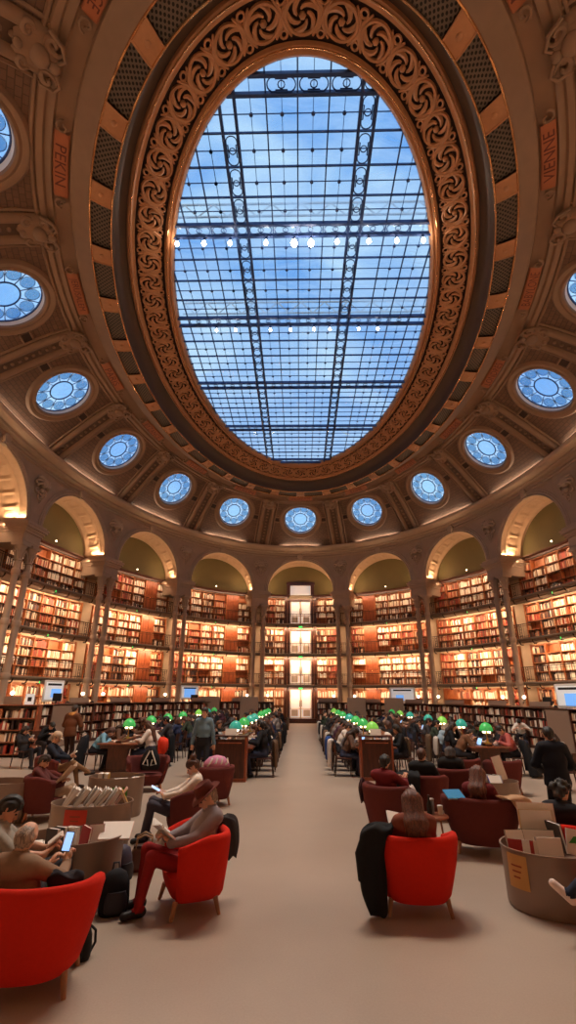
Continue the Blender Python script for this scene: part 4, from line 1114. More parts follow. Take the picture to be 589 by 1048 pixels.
# green reading lamps
LAMPS = {'L': (-1.92, [-5.4, -3.2, -1.0, .8, 4.4, 7.1, 10.0]), 'R': (2.0, [-5.2, -3.0, -.8, 1.6, 5.0, 8.0, 11.4]), 'l': (-5.25, [-4.6, -2.3, 0, 2.6, 6.2, 8.8, 11.0]), 'r': (5.28, [-5.1, -2.8, -.5, 1.6, 5.2, 7.7, 10.1])}
LCOL = {'L': [1, 0, 1, 1, 0, 0, 0], 'R': [2, 0, 0, 1, 0, 0, 2], 'l': [0, 0, 0, 0, 2, 1, 0], 'r': [0, 1, 2, 1, 1, 2, 0]}
LAMPP = []
for key, (x, yl) in LAMPS.items():
    for i, y in enumerate(yl):
        t = thing('desk_lamp', 'green glass reading lamp, %s on the tables %s' % (ORD[i + 1], TNAME[key]), 'lamp', (x, y, .82), 0, 'green reading lamps along the tables'); t.scale = (.88, .88, .93)
        MB().lathe((0, 0, 0), [(.12, 0), (.12, .02), (.07, .04), (.03, .07), (.022, .2)], 16).build('base', M_brass, t, smooth=40)
        MB().lathe((0, 0, 0), [(.016, .18), (.014, .26), (.03, .28), (.014, .3), (.014, .62)], 10).build('stem', M_brass, t, smooth=50)
        shd = MB().lathe((0, 0, 0), [(.205, .36), (.212, .385), (.205, .44), (.18, .5), (.13, .56), (.07, .595), (.02, .61), (.014, .60), (.07, .58), (.125, .545), (.17, .49), (.195, .43), (.2, .39)], 22).build('shade', M_lampg[LCOL[key][i]], t, smooth=70)
        MB().lathe((0, 0, 0), [(.02, .6), (.03, .63), (.012, .66), (.02, .68), (.0, .7)], 10).build('finial', M_brass, shd, smooth=50)
        for q in range(4):
            a = PI / 4 + q * PI / 2; mb = MB()
            mb.ball((.11 * math.cos(a), .11 * math.sin(a), .335), (.028, .028, .04), 8); mb.build('bulb', M_glow, t, smooth=80)
        mb = MB()
        for q in range(4):
            a = PI / 4 + q * PI / 2; mb.tube([(.012 * math.cos(a), .012 * math.sin(a), .3), (.06 * math.cos(a), .06 * math.sin(a), .27), (.11 * math.cos(a), .11 * math.sin(a), .29)], .01, 5)
        mb.build('arm', M_brass, t); LAMPP.append((x, y))
# chairs at the tables
def chair_parts():
    P = {}
    P['seat'] = MB().rbox((0, 0, .45), (.44, .43, .035), .015).mesh('seat', M_darkwood, smooth=40)
    rows = []
    for z, o in ((.62, .0), (.72, -.012), (.86, -.03)):
        rows.append([(.21 * (i / 4 - 1), -.2 + o - .05 * (1 - (i / 4 - 1) ** 2), z) for i in range(9)])
    mb = MB(); mb.grid(rows); mb.grid([[(p[0], p[1] - .02, p[2]) for p in r] for r in rows]); P['backrest'] = mb.mesh('backrest', M_darkwood, smooth=60)
    legs = []
    for sx in (-1, 1):
        legs.append(MB().tube([(sx * .19, .19, .44), (sx * .2, .21, 0)], [.018, .013], 8).mesh('leg', M_legd, smooth=60))
        legs.append(MB().tube([(sx * .2, -.24, .84), (sx * .2, -.2, .45), (sx * .2, -.25, 0)], [.016, .019, .014], 8).mesh('leg', M_legd, smooth=60))
    return P['seat'], P['backrest'], legs
M_legd = mat('dark chair leg', srgb(66, 40, 28), .4)
_cp_ = chair_parts()
def table_chair(x, y, face, label):
    t = thing('reading_chair', label, 'chair', (x, y, 0), R_(face - 90), 'wooden chairs along the reading tables')
    link('seat', _cp_[0], t); link('backrest', _cp_[1], t)
    for l in _cp_[2]: link('leg', l, t)
    return t

# ring of low bookcases round the reading area
def low_bookcase(t0, t1, label, kind, H=1.64, e0=4.4, single=0, rows=4):
    tc = (t0 + t1) / 2; p = Wt(tc, e0, 0); a = (Wt(t1, e0, 0) - Wt(t0, e0, 0)); L = a.length; a.normalize()
    M = Matrix((a, Vector((-a.y, a.x, 0)), Vector((0, 0, 1)))).transposed(); rz = math.atan2(a.y, a.x)
    t = thing('low_bookcase', label, 'bookcase', p, rz, 'low bookcases ringing the reading area')
    D = .42
    MB().box((0, D - .015, H / 2), (L, .03, H)).build('back_panel', M_darkwood, t)
    for sx in (-1, 1): MB().box((sx * (L / 2 - .02), D / 2, H / 2), (.04, D, H)).build('side_panel', M_darkwood, t)
    MB().rbox((0, D / 2 - .02, H + .015), (L + .02, D + .06, .03), .008).build('top', M_darkwood, t, smooth=40)
    MB().box((0, .03, .05), (L - .08, .03, .1)).build('plinth', M_darkwood, t)
    rh = (H - .12) / rows
    if kind == 'panel':
        MB().box((0, .0, H / 2), (L, .03, H - .06)).build('front_panel', M_taupe, t); return t
    for r in range(rows): MB().box((0, D / 2, .11 + rh * r), (L - .08, D - .04, .025)).build('shelf', M_darkwood, t)
    MB().box((0, D / 2, H / 2), (.025, D - .05, H - .1)).build('divider', M_darkwood, t)
    rr = random.Random(int(t0 * 1000))
    for r in range(rows):
        for sx in (-1, 1):
            put_books(p + M @ Vector((sx * L / 4, .02, .125 + rh * r)), M, L / 2 - .08, rh - .04, .26, [0, 5, 1, 3, 4, 2, 4, 3], rr, .78, single if r > 0 else 0, 'upright volume in the ' + label if single else None)
    return t
UL = 5.7
k_ = 0
for sg in (-1, 1):
    i = 0; d0 = 93.0 if sg < 0 else 96.0
    while d0 > 13:
        e_ = 8.2 if d0 < 40 else (5.9 if d0 > 72 else 6.8)
        d1 = d0 - e_; i += 1
        kind = 'panel' if ((sg < 0 and i == 2) or (sg > 0 and i == 2)) else 'books'
        t0, t1 = (R_(-d0), R_(-d1)) if sg < 0 else (R_(d1), R_(d0))
        nm = 'left' if sg < 0 else 'right'
        lab = '%s low bookcase from the camera in the %s ring' % (ORD[i], nm) if kind == 'books' else 'low bookcase with a plain taupe front on the %s' % nm
        low_bookcase(t0, t1, lab, kind, single=(6 if (i in (1, 3, 4)) else 0) if kind == 'books' else 0)
        # taupe lectern box on top
        if kind == 'books' and i % 2 == 1 and d0 < 86:
            tm = (t0 + t1) / 2; p = Wt(tm, 4.6, 1.67); a = (Wt(t1, 4.6, 0) - Wt(t0, 4.6, 0)); rz = math.atan2(a.y, a.x)
            q = thing('desk_screen', 'taupe desk back panel standing on the %s low bookcase at the %s' % (ORD[i], nm), 'desk panel', p, rz, 'taupe desk panels on the low bookcases')
            MB().box((0, .1, .12), (a.length * .9, .03, .24), M=tilt(-12, 0, 0)).build('panel', M_taupe, q)
            MB().box((0, .2, .02), (a.length * .9, .3, .03)).build('ledge', M_darkwood, q)
        d0 = d1
# separate bookcase at the far left
def near_case():
    p = at(25, 776, 0); t = thing('low_bookcase', 'orange-brown low bookcase cut off by the left edge', 'bookcase', (p.x - .62, p.y, 0), R_(12), 'low bookcases ringing the reading area')
    M = Matrix.Rotation(R_(12), 3, 'Z'); L, D, H = 1.5, .5, 1.66
    for sx in (-1, 1): MB().box((sx * (L / 2 - .03), D / 2, H / 2), (.06, D, H)).build('side_panel', M_redwood, t)
    MB().box((0, D - .015, H / 2), (L, .03, H)).build('back_panel', M_darkwood, t); MB().rbox((0, D / 2, H + .015), (L + .03, D + .05, .035), .008).build('top', M_redwood, t, smooth=40)
    for r in range(4):
        MB().box((0, D / 2, .1 + .38 * r), (L - .1, D - .04, .03)).build('shelf', M_redwood, t)
        rr = random.Random(77 + r)
        put_books(Vector((p.x - .62, p.y, 0)) + M @ Vector((0, .04, .118 + .38 * r)), M, L - .14, .33, .28, [0, 5, 1, 2, 6, 4], rr, .9, 13, 'upright volume on the orange-brown bookcase at the left edge')
    for x, m, lb, w, h in ((.35, M_wscreen, 'small white framed notice standing on the orange-brown bookcase at the left', .3, .36), (-.2, M_taupe, 'pale grey desk panel on the orange-brown bookcase at the left', .6, .26)):
        q = thing('framed_notice' if m is M_wscreen else 'desk_screen', lb, 'sign', Vector((p.x - .62, p.y, H + .04)) + M @ Vector((x, .15, 0)), R_(12))
        MB().rbox((0, 0, h / 2), (w, .03, h), .01).build('panel', m, q); MB().box((0, .06, .02), (w * .6, .12, .03)).build('foot', M_taupe, q)
        if m is M_wscreen: MB().box((0, -.018, h * .5), (w * .45, .004, h * .4)).build('print', M_black, q)
near_case()
# display screens and poster stands on the counters
def screen(px, py, Y, w, h, label, m, inner):
    """freestanding board whose centre is seen at the given pixel, at depth Y"""
    a = at(px, py, 1.9); b = at(px, py, 1.0) if abs(a.y) > 90 or a.y < -20 else a
    o = Vector((-.0922, -20.4772, 2.0461)); d = (at(px, 800, 0) - o); x = o.x + d.x / d.y * (Y - o.y) if d.y else 0
    return x
def poster(x, y, zc, w, h, rz, label, face, inset=None, name='poster_stand'):
    t = thing(name, label, 'display', (x, y, 0), R_(rz), None)
    MB().rbox((0, 0, zc), (w, .06, h), .03).build('frame', M_white, t, smooth=40)
    fc_ = MB().box((0, -.035, zc), (w * .86, .01, h * .8)).build('face', face, t)
    MB().box((0, -.042, zc + h * .3), (w * .7, .006, h * .1)).build('headline', M_black, fc_)
    if inset: MB().box((inset[0] * w, -.044, zc + inset[1] * h), (w * inset[2], .01, h * inset[3])).build('screen', M_screen, fc_)
    for sx in (-1, 1): MB().box((sx * w * .35, 0, (zc - h / 2) / 2), (.05, .05, zc - h / 2)).build('leg', M_slab, t)
    MB().box((0, 0, .02), (w * .9, .4, .04)).build('base', M_slab, t)
poster(-11.7, 3.6, 2.2, 1.15, .95, 68, 'white framed poster board behind the left ring of bookcases', M_wscreen, (.1, -.1, .5, .4))
poster(-7.6, 14.6, 2.25, 1.3, .9, 32, 'white board with a bright blue screen at the far left', M_wscreen, (0, -.05, .6, .6))
poster(6.9, 14.8, 2.2, 1.8, .95, -30, 'white display board with a pale screen at the far right', M_wscreen, (-.1, -.2, .3, .35))
poster(11.6, 2.2, 2.15, 1.5, 1.0, -72, 'white information board with pale blue panels behind the right counter', M_wscreen, (.1, -.15, .5, .5))
for x, y, rz, lb in ((-11.0, 2.6, 70, 'black monitor on the left counter in front of the white poster board'), (-7.0, 13.4, 35, 'black monitor on the far left counter'), (10.75, 2.5, -72, 'small white-framed monitor on the right counter beside the staff')):
    t = thing('monitor', lb, 'monitor', (x, y, 1.67), R_(rz))
    MB().rbox((0, 0, .26), (.5, .04, .34), .01).build('screen', M_black, t); MB().box((0, .03, .05), (.06, .03, .12)).build('stand', M_black, t); MB().box((0, .03, .01), (.24, .18, .02)).build('foot', M_black, t)
# curved rear counters behind the screens so nothing hovers
for sg, d0, d1, nm in ((-1, 96, 40, 'left'), (1, 96, 40, 'right')):
    mb = MB(); n = 24
    rows = []
    for e, z in ((4.86, 0), (4.86, 1.6), (4.84, 1.64), (5.5, 1.64), (5.5, 0)):
        rows.append([Wt(R_(sg * (d0 + (d1 - d0) * i / n)), e, z) for i in range(n + 1)])
    o = mb.grid(rows).build('staff_counter', M_darkwood, smooth=30); tag(o, 'long curved dark staff counter behind the %s ring of low bookcases' % nm, 'counter', 'curved staff counters')
# freestanding taupe pillars behind the far end of the table rows
for x, y, lb in ((-3.4, 13.6, 'tall taupe panel behind the far end of the left tables'), (3.6, 13.4, 'tall taupe panel behind the far end of the right tables'), (-6.0, 13.9, 'tall taupe panel beside the blue screen board'), (5.9, 12.7, 'tall taupe panel in front of the far right display board')):
    t = thing('partition', lb, 'partition', (x, y, 0), 0, 'taupe partitions at the far end'); MB().rbox((0, 0, 1.02), (1.2, .1, 1.96), .02).build('panel', M_taupe, t); MB().box((0, 0, .03), (1.3, .4, .06)).build('foot', M_slab, t)

# small side table with its things
c = at(437, 838, 0); c = Vector((1.78, -12.42, 0))
t = thing('side_table', 'small round wooden side table between the red and the wide burgundy armchair', 'table', c, 0)
MB().lathe((0, 0, 0), [(.24, .44), (.25, .45), (.25, .465), (.24, .475)], 28).build('tabletop', M_tabletop, t, smooth=40)
for q in range(3):
    a = 2 * PI * q / 3 + .4; MB().cyl((.16 * math.cos(a), .16 * math.sin(a), .45), (.22 * math.cos(a), .22 * math.sin(a), 0), .015, .012, 8).build('leg', M_legw, t, smooth=50)
def small(name, label, cat, p, parts, rz=0, group=None):
    t = thing(name, label, cat, p, R_(rz), group)
    for n, mb, m in parts: mb.build(n, m, t, smooth=45)
    return t
Z = Vector((0, 0, .476))
small('bottle', 'dark glass bottle on the small side table', 'bottle', c + Z + Vector((.0, .03, 0)), [('body', MB().lathe((0, 0, 0), [(.034, 0), (.036, .02), (.036, .13), (.014, .18), (.013, .22)], 14), M_black), ('cap', MB().cyl((0, 0, .22), (0, 0, .245), .016, n=12), M_darkwood)])
small('thermos_cup', 'grey metal cup with a pale lid on the small side table', 'cup', c + Z + Vector((.05, .1, 0)), [('body', MB().lathe((0, 0, 0), [(.036, 0), (.04, .16)], 14), M_silver), ('lid', MB().lathe((0, 0, 0), [(.042, .16), (.042, .18), (.03, .19)], 14), M_cov[7])])
small('paper_cup', 'white paper cup at the right of the small side table', 'cup', c + Z + Vector((.15, .02, 0)), [('body', MB().lathe((0, 0, 0), [(.03, 0), (.04, .1)], 14), M_paper), ('lid', MB().lathe((0, 0, 0), [(.043, .1), (.04, .115), (.0, .118)], 14), M_white)])
M_mint = mat('mint wrapper', srgb(150, 205, 180), .5)
small('wrapper', 'crumpled mint green wrapper on the small side table', 'wrapper', c + Z + Vector((-.13, .02, .03)), [('film', MB().ball((0, 0, 0), (.06, .04, .03), 7, M=tilt(10, 20, 0)), M_mint)])

tub_chair(-3.15, -15.0, 20, M_burg, 'burgundy armchair at the left edge, of the dark-haired man with a book')
# ------------------------------------------------------------------ people
M_skin = [mat('skin %d' % i, srgb(*c), .55) for i, c in enumerate(((214, 160, 130), (196, 140, 108), (170, 116, 86), (226, 178, 150)))]
M_eye = mat('eye', srgb(40, 28, 22), .3)
M_lip = mat('lips', srgb(160, 84, 72), .5)
def _seg(p, a, b):
    ab = b - a; L = float(ab @ ab) + 1e-12
    t = np.clip(((p - a) @ ab) / L, 0, 1); return t, np.linalg.norm(p - a - t[..., None] * ab, axis=-1)
class Prim:
    def __init__(s, a, b, r0, r1, lab, lat=None, wide=1.0, k=.03):
        s.a = np.array(a, float); s.b = np.array(b, float); s.r0 = r0; s.r1 = r1; s.lab = lab; s.k = k
        s.lat = None if lat is None else np.array(lat, float) / np.linalg.norm(lat); s.wide = wide
    def d(s, p):
        if s.lat is not None:
            c = (s.a + s.b) / 2; q = (p - c) @ s.lat
            p = p - (q * (1 - 1 / s.wide))[..., None] * s.lat
        t, d = _seg(p, s.a, s.b); return d - (s.r0 + (s.r1 - s.r0) * t)
    def box(s, pad):
        R = max(s.r0, s.r1) * max(1, s.wide) + pad
        return np.minimum(s.a, s.b) - R, np.maximum(s.a, s.b) + R
def surfnet(prims, h, cut=None):
    """smooth union of the primitives, meshed with surface nets"""
    los, his = zip(*[p.box(.06) for p in prims]); lo = np.min(los, 0); hi = np.max(his, 0)
    n = np.ceil((hi - lo) / h).astype(int) + 1; F = np.full(n, .5)
    ax = [lo[i] + h * np.arange(n[i]) for i in range(3)]
    for p in prims:
        a, b = p.box(.06); i0 = np.maximum(((a - lo) / h).astype(int), 0); i1 = np.minimum(((b - lo) / h).astype(int) + 2, n)
        sl = tuple(slice(i0[i], i1[i]) for i in range(3))
        G = np.stack(np.meshgrid(*[ax[i][sl[i]] for i in range(3)], indexing='ij'), -1); d = p.d(G); f = F[sl]
        k = p.k; hh = np.maximum(k - np.abs(f - d), 0) / k; F[sl] = np.minimum(f, d) - hh * hh * k * .25
    if cut is not None:
        G = np.stack(np.meshgrid(*ax, indexing='ij'), -1); F = np.maximum(F, cut(G))
    ins = F < 0
    c = [ins[i:n[0] - 1 + i, j:n[1] - 1 + j, k:n[2] - 1 + k] for i in (0, 1) for j in (0, 1) for k in (0, 1)]
    s = sum(x.astype(int) for x in c); act = (s > 0) & (s < 8)
    idx = np.argwhere(act); num = -np.ones(act.shape, int); num[act] = np.arange(len(idx))
    acc = np.zeros((len(idx), 3)); cnt = np.zeros(len(idx))
    for axis in range(3):
        for o1 in (0, 1):
            for o2 in (0, 1):
                off = [0, 0, 0]; oth = [q for q in range(3) if q != axis]; off[oth[0]] = o1; off[oth[1]] = o2
                A = idx + off; Bq = A.copy(); Bq[:, axis] += 1
                fa = F[A[:, 0], A[:, 1], A[:, 2]]; fb = F[Bq[:, 0], Bq[:, 1], Bq[:, 2]]
                m = (fa < 0) != (fb < 0); t = np.where(m, fa / (fa - fb + 1e-12), 0)
                P = A.astype(float); P[:, axis] += t; acc[m] += P[m]; cnt[m] += 1
    V = lo + h * acc / np.maximum(cnt, 1)[:, None]; faces = []
    for axis in range(3):
        oth = [q for q in range(3) if q != axis]
        sl0 = [slice(1, n[i] - 1) for i in range(3)]; sl0[axis] = slice(0, n[axis] - 1); sl1 = list(sl0); sl1[axis] = slice(1, n[axis])
        fa = ins[tuple(sl0)]; fb = ins[tuple(sl1)]; E_ = np.argwhere(fa != fb); sg = fa[fa != fb]
        E_ = E_ + [sl0[i].start for i in range(3)]
        def nn(d0, d1):
            q = E_.copy(); q[:, oth[0]] -= d0; q[:, oth[1]] -= d1; return num[q[:, 0], q[:, 1], q[:, 2]]
        Q = np.stack([nn(1, 1), nn(0, 1), nn(0, 0), nn(1, 0)], 1)
        flip = sg if axis != 1 else ~sg
        Q = np.where(flip[:, None], Q, Q[:, ::-1]); faces.append(Q[(Q >= 0).all(1)])
    return V, np.concatenate(faces)
def np_mesh(name, V, Fc, m):
    me = bpy.data.meshes.new(name); me.from_pydata(V.tolist(), [], Fc.tolist()); me.materials.append(m)
    me.polygons.foreach_set('use_smooth', [True] * len(me.polygons)); me.update(); return me
def v3(*a): return np.array(a, float)
def nrm(a): return a / (np.linalg.norm(a) + 1e-12)
def ik(a, c, l1, l2, hint):
    d = c - a; L = np.linalg.norm(d); mx = (l1 + l2) * .999
    if L > mx: c = a + d * (mx / L); d = c - a; L = mx
    x = (l1 * l1 - l2 * l2 + L * L) / (2 * L); hgt = math.sqrt(max(l1 * l1 - x * x, 0)); u = d / L
    hp = hint - u * float(hint @ u); return a + u * x + nrm(hp) * hgt, c
class Body: pass
_bodies = {}
def body(pose):
    """meshes of a person in a pose; local x = right, y = forward, z = up, origin on the floor under the hips"""
    if pose in _bodies: return _bodies[pose]
    q = dict(POSES[pose]); S = q.get('scale', 1.0)
    P = v3(0, 0, q['hip']); lean = R_(q.get('lean', 5)); up = v3(0, math.sin(lean), math.cos(lean)); fw = v3(0, math.cos(lean), -math.sin(lean)); X = v3(1, 0, 0)
    tw = R_(q.get('twist', 0)); SX = nrm(X * math.cos(tw) + fw * math.sin(tw))
    neck = P + up * .55; sh = {s: P + up * .495 + SX * s * .165 for s in (-1, 1)}
    hp = R_(q.get('head', 10)); hy = R_(q.get('yaw', 0))
    hu = nrm(v3(0, math.sin(lean * .6 + hp), math.cos(lean * .6 + hp))); hf = nrm(v3(math.sin(hy) * math.cos(hp), math.cos(hy) * math.cos(hp), -math.sin(lean * .6 + hp)))
    hf = nrm(hf - hu * float(hf @ hu)); hx = np.cross(hf, hu)
    hc = neck + hu * .155 + hf * .015
    pr = []; A = lambda *a, **k: pr.append(Prim(*a, **k))
    A(P - up * .0, P + up * .10, .118, .112, 'legs', X, 1.38, .05); A(P + up * .1, P + up * .3, .105, .112, 'torso', X, 1.3, .06); A(P + up * .3, P + up * .43, .112, .095, 'torso', SX, 1.45, .06)
    A(sh[-1] * .8 + sh[1] * .2, sh[1] * .8 + sh[-1] * .2, .075, .075, 'torso', k=.05)
    A(neck - up * .06, hc - hu * .03, .056, .05, 'head', k=.03)
    A(hc + hf * -.012, hc + hf * .004 + hu * .035, .078, .084, 'head', hx, .92, .03); A(hc + hf * .03 - hu * .04, hc + hf * .055 - hu * .085, .055, .034, 'head', hx, 1.05, .035)
    A(hc + hf * .088 + hu * .012, hc + hf * .107 - hu * .022, .010, .016, 'head', k=.014); A(hc + hf * .082 - hu * .052, hc + hf * .084 - hu * .054, .016, .016, 'head', hx, 1.6, .012)
    for s in (-1, 1): A(hc + hx * s * .077 - hu * .015 - hf * .01, hc + hx * s * .082 + hu * .02 - hf * .018, .013, .017, 'head', k=.01)
    hands = []
    for s in (-1, 1):
        tgt = np.array(q['hand'][0 if s < 0 else 1], float) * 1.0
        el, wr = ik(sh[s], tgt, .285, .255, np.array(q.get('elbow', (s * .9, -.4, -.6)), float) * (1 if 'elbow' not in q else 1) * v3(1 if 'elbow' not in q else s, 1, 1))
        A(sh[s], el, .058, .046, 'sleeve', k=.04); A(el, wr, .045, .03, 'fore', k=.03)
        hd = nrm(np.array(q.get('handdir', ((.5, .8, -.1), (-.5, .8, -.1)))[0 if s < 0 else 1], float)); A(wr, wr + hd * .05, .027, .026, 'hand', k=.02); hands.append((wr + hd * .02, hd, s))
    for s in (-1, 1):
        h0 = P + X * s * .092 - up * .02; an = np.array(q['foot'][0 if s < 0 else 1], float)
        kn, an = ik(h0, an, .43, .42, np.array(q.get('knee', (s * .15, 1, .5)), float))
        A(h0, kn, .082, .057, 'legs', k=.04); A(kn, an, .056, .036, 'legs', k=.03)
        fd = nrm(np.array(q.get('toe', ((-.15, 1, 0), (.15, 1, 0)))[0 if s < 0 else 1], float))
        dn = nrm(np.array(q.get('sole', ((0, 0, -1), (0, 0, -1)))[0 if s < 0 else 1], float)); lab = 'shoeL' if s < 0 else 'shoeR'
        A(an + dn * .035 - fd * .04, an + dn * .05 + fd * .14, .038, .03, lab, np.cross(fd, dn), 1.2, .02)
    V, Fc = surfnet(pr, .0145)
    D = np.stack([p.d(V) for p in pr], 1); L = np.array([p.lab for p in pr])[D.argmin(1)]
    me = bpy.data.meshes.new('person_body'); me.from_pydata(V.tolist(), [], Fc.tolist()); me.update()
    nv = len(me.vertices); NN = np.empty(nv * 3); me.vertices.foreach_get('normal', NN); NN = NN.reshape(-1, 3)
    allV = [V]; allF = [Fc.tolist()]; mi = [np.zeros(len(Fc), int)]; off = nv
    def addm(mb, k):
        nonlocal off
        allV.append(np.array(mb.v)); allF.append([[i + off for i in f] for f in mb.f]); mi.append(np.full(len(mb.f), k)); off += len(mb.v)
    # hands: palm, four fingers and a thumb, curled
    for w, hd, s in hands:
        nrmv = nrm(np.cross(hd, v3(0, 0, 1)) if abs(hd[2]) < .9 else v3(1, 0, 0)); side = nrmv * 1.0; palm = nrm(np.cross(side, hd)) * -1
        if palm[2] > 0: palm = -palm
        mb = MB(); curl = q.get('curl', .8)
        R3 = Matrix((Vector(side), Vector(hd), Vector(palm))).transposed()
        mb.ball(Vector(w + hd * .055), (.04, .05, .017), 10, M=R3)
        for fi, (o, ln) in enumerate(((-.03, .062), (-.01, .07), (.01, .066), (.029, .052))):
            b = w + hd * .09 + side * o; pts = [b]; dcur = hd.copy(); ang = 0
            for sgm in (.45, .32, .23):
                ang += curl * .75; dd = nrm(hd * math.cos(ang) + palm * math.sin(ang)); pts.append(pts[-1] + dd * ln * sgm * 1.25)
            mb.tube([Vector(x) for x in pts], [.0095, .009, .0085, .0065], 6)
        ts = side * (-s if True else s)
        inner = side if float(side @ v3(-s, 0, 0)) > 0 else -side
        b = w + hd * .03 + inner * .03; mb.tube([Vector(b), Vector(b + inner * .022 + hd * .025 + palm * .01), Vector(b + inner * .018 + hd * .055 + palm * .025)], [.012, .0105, .008], 6)
        addm(mb, 0)
    mb = MB()
    for s in (-1, 1): mb.ball(Vector(hc + hf * .083 + hx * s * .033 + hu * .008), (.012, .012, .009), 8)
    addm(mb, 1)
    mb = MB(); mb.ball(Vector(hc + hf * .098 - hu * .052), (.02, .008, .006), 8, M=Matrix((Vector(hx), Vector(hf), Vector(hu))).transposed()); addm(mb, 2)
    full = bpy.data.meshes.new('person_body'); full.from_pydata(np.concatenate(allV).tolist(), [], [f for l in allF for f in l])
    for m in (M_skin[0], M_eye, M_lip): full.materials.append(m)
    full.polygons.foreach_set('material_index', np.concatenate(mi)); full.polygons.foreach_set('use_smooth', [True] * len(full.polygons)); full.update()
    b = Body(); b.full = full; b.cl = {}; b.pose = q; b.hc, b.hu, b.hf, b.hx, b.neck, b.up, b.P, b.sh, b.SX = hc, hu, hf, hx, neck, up, P, sh, SX; b.fw = fw; b.hands = hands
    def cloth(name, labs, off_, extra=None, zmin=None):
        m = np.isin(L, labs)
        if extra is not None: m |= extra
        for _ in range(2):           # grow the garment a little so that hems overlap
            fm = m[Fc].any(1); m = m.copy(); m[np.unique(Fc[fm])] = True
        fm = m[Fc].all(1); f = Fc[fm]; used, inv = np.unique(f, return_inverse=True); f = inv.reshape(f.shape)
        outer = V[used] + NN[used] * off_
        # thickness: the open edge is turned in to the skin
        e = np.concatenate([f[:, [0, 1]], f[:, [1, 2]], f[:, [2, 3]], f[:, [3, 0]]]); key = np.sort(e, 1)
        u, ix, ct = np.unique(key, axis=0, return_index=True, return_counts=True); bd = e[ix[ct == 1]]
        inner = V[used] - NN[used] * .002; n0 = len(outer); allf = f.tolist() + [[b_, a_, a_ + n0, b_ + n0] for a_, b_ in bd.tolist()]
        me = bpy.data.meshes.new(name); me.from_pydata(np.concatenate([outer, inner]).tolist(), [], allf); me.materials.append(M_black)
        bmm = bmesh.new(); bmm.from_mesh(me); bmesh.ops.delete(bmm, geom=[v for v in bmm.verts if not v.link_faces], context='VERTS'); bmm.to_mesh(me); bmm.free()
        me.polygons.foreach_set('use_smooth', [True] * len(me.polygons)); me.update(); b.cl[name] = me
    cloth('sweater', ['torso', 'sleeve', 'fore'], .013)
    cloth('t_shirt', ['torso', 'sleeve'], .012)
    cloth('coat', ['torso', 'sleeve', 'fore', 'legs'] if q.get('long') else ['torso', 'sleeve', 'fore'], .03, extra=None if q.get('long') else ((np.isin(L, ['legs'])) & (((V - P) @ up) > -.04) & (np.linalg.norm(V - P, axis=1) < .22)))
    cloth('trousers', ['legs'], .008)
    for a in ('shoeL', 'shoeR'): cloth(a, [a], .006)
    bpy.data.meshes.remove(me); _bodies[pose] = b
    return b
_hairs = {}
def hair(pose, style):
    if (pose, style) in _hairs: return _hairs[(pose, style)]
    b = body(pose); c, u, f, x, up = b.hc, b.hu, b.hf, b.hx, b.up
    pr = []; A = lambda *a, **k: pr.append(Prim(*a, **k))
    back = -f
    if style != 'fringe': A(c - f * .022 + u * .03, c - f * .0 + u * .048, .093, .09, 'h', x, .95, .02)
    cutl = .015
    if style in ('long', 'fall'):
        dn = v3(0, 0, -1); N0 = b.neck - b.fw * .085; dl = .30 if style == 'fall' else .17
        for s in (-1, 0, 1):
            A(c - f * .05 + x * s * .045, N0 + x * s * .06, .062, .054, 'h', k=.05); A(N0 + x * s * .06, N0 - up * dl - b.fw * .055 + x * s * .085, .054, .026, 'h', k=.05)
        for s in (-1, 1): A(c + x * s * .075 + u * .0 - f * .01, c + x * s * .085 - f * .02 + dn * .16, .03, .03, 'h', k=.04)
    elif style == 'bob':
        for s in (-1, 0, 1): A(c - f * .045 + x * s * .05, c - f * .05 + x * s * .06 - u * .1, .058, .05, 'h', k=.05)
    elif style == 'bun':
        A(c - f * .06 + x * .0, c - f * .06 - u * .04, .06, .04, 'h', k=.04); A(c - f * .07 + u * .115, c - f * .08 + u * .13, .048, .048, 'h', k=.02)
    elif style == 'curly':
        rr = random.Random(3)
        for i in range(34):
            a = rr.uniform(0, 2 * PI); e = rr.uniform(-.25, 1.5); d = nrm(x * math.cos(a) * math.cos(e) + f * math.sin(a) * math.cos(e) + u * math.sin(e))
            if float(d @ f) > .45 and e < .7: continue
            p = c - f * .015 + u * .02 + d * .098; A(p, p + d * .012, .03, .026, 'h', k=.008)
        A(c - f * .05, c - f * .06 - u * .06, .068, .055, 'h', k=.04)
    elif style == 'short':
        A(c - f * .055, c - f * .06 - u * .055, .06, .045, 'h', k=.04)
    elif style == 'thick':
        A(c - f * .05, c - f * .055 - u * .06, .065, .05, 'h', k=.04); A(c + f * .03 + u * .085, c + f * .06 + u * .085, .035, .025, 'h', x, 1.5, .03)
    if style == 'fringe':          # cropped grey rim of a bald head
        A(c - f * .026 - u * .012, c - f * .024 + u * .006, .083, .08, 'h', x, .98, .03)
    def cut(G):                     # keep the face free
        q = G - (c + f * .095 - u * .045); r = np.sqrt((q @ x / .072) ** 2 + (q @ f / .075) ** 2 + (q @ u / .1) ** 2); return (1 - r) * .06
    V, Fc = surfnet(pr, .013, cut)
    tmp = np_mesh('tmp', V, Fc, M_black); NN = np.empty(len(V) * 3); tmp.vertices.foreach_get('normal', NN); bpy.data.meshes.remove(tmp)
    lat = (V - c) @ x; V = V + NN.reshape(-1, 3) * (.0045 * np.sin(lat * 210 + V[:, 2] * 9) + .003 * np.sin(lat * 95 - V[:, 2] * 14))[:, None]
    me = np_mesh('hair', V, Fc, M_black); _hairs[(pose, style)] = me
    return me
M_cloth = {}
def cmat(c, rough=.85):
    if c not in M_cloth: M_cloth[c] = mat('cloth %d %d %d' % c, srgb(*c), rough, noise=.12, nscale=40, spec=.25)
    return M_cloth[c]
M_hair = {}
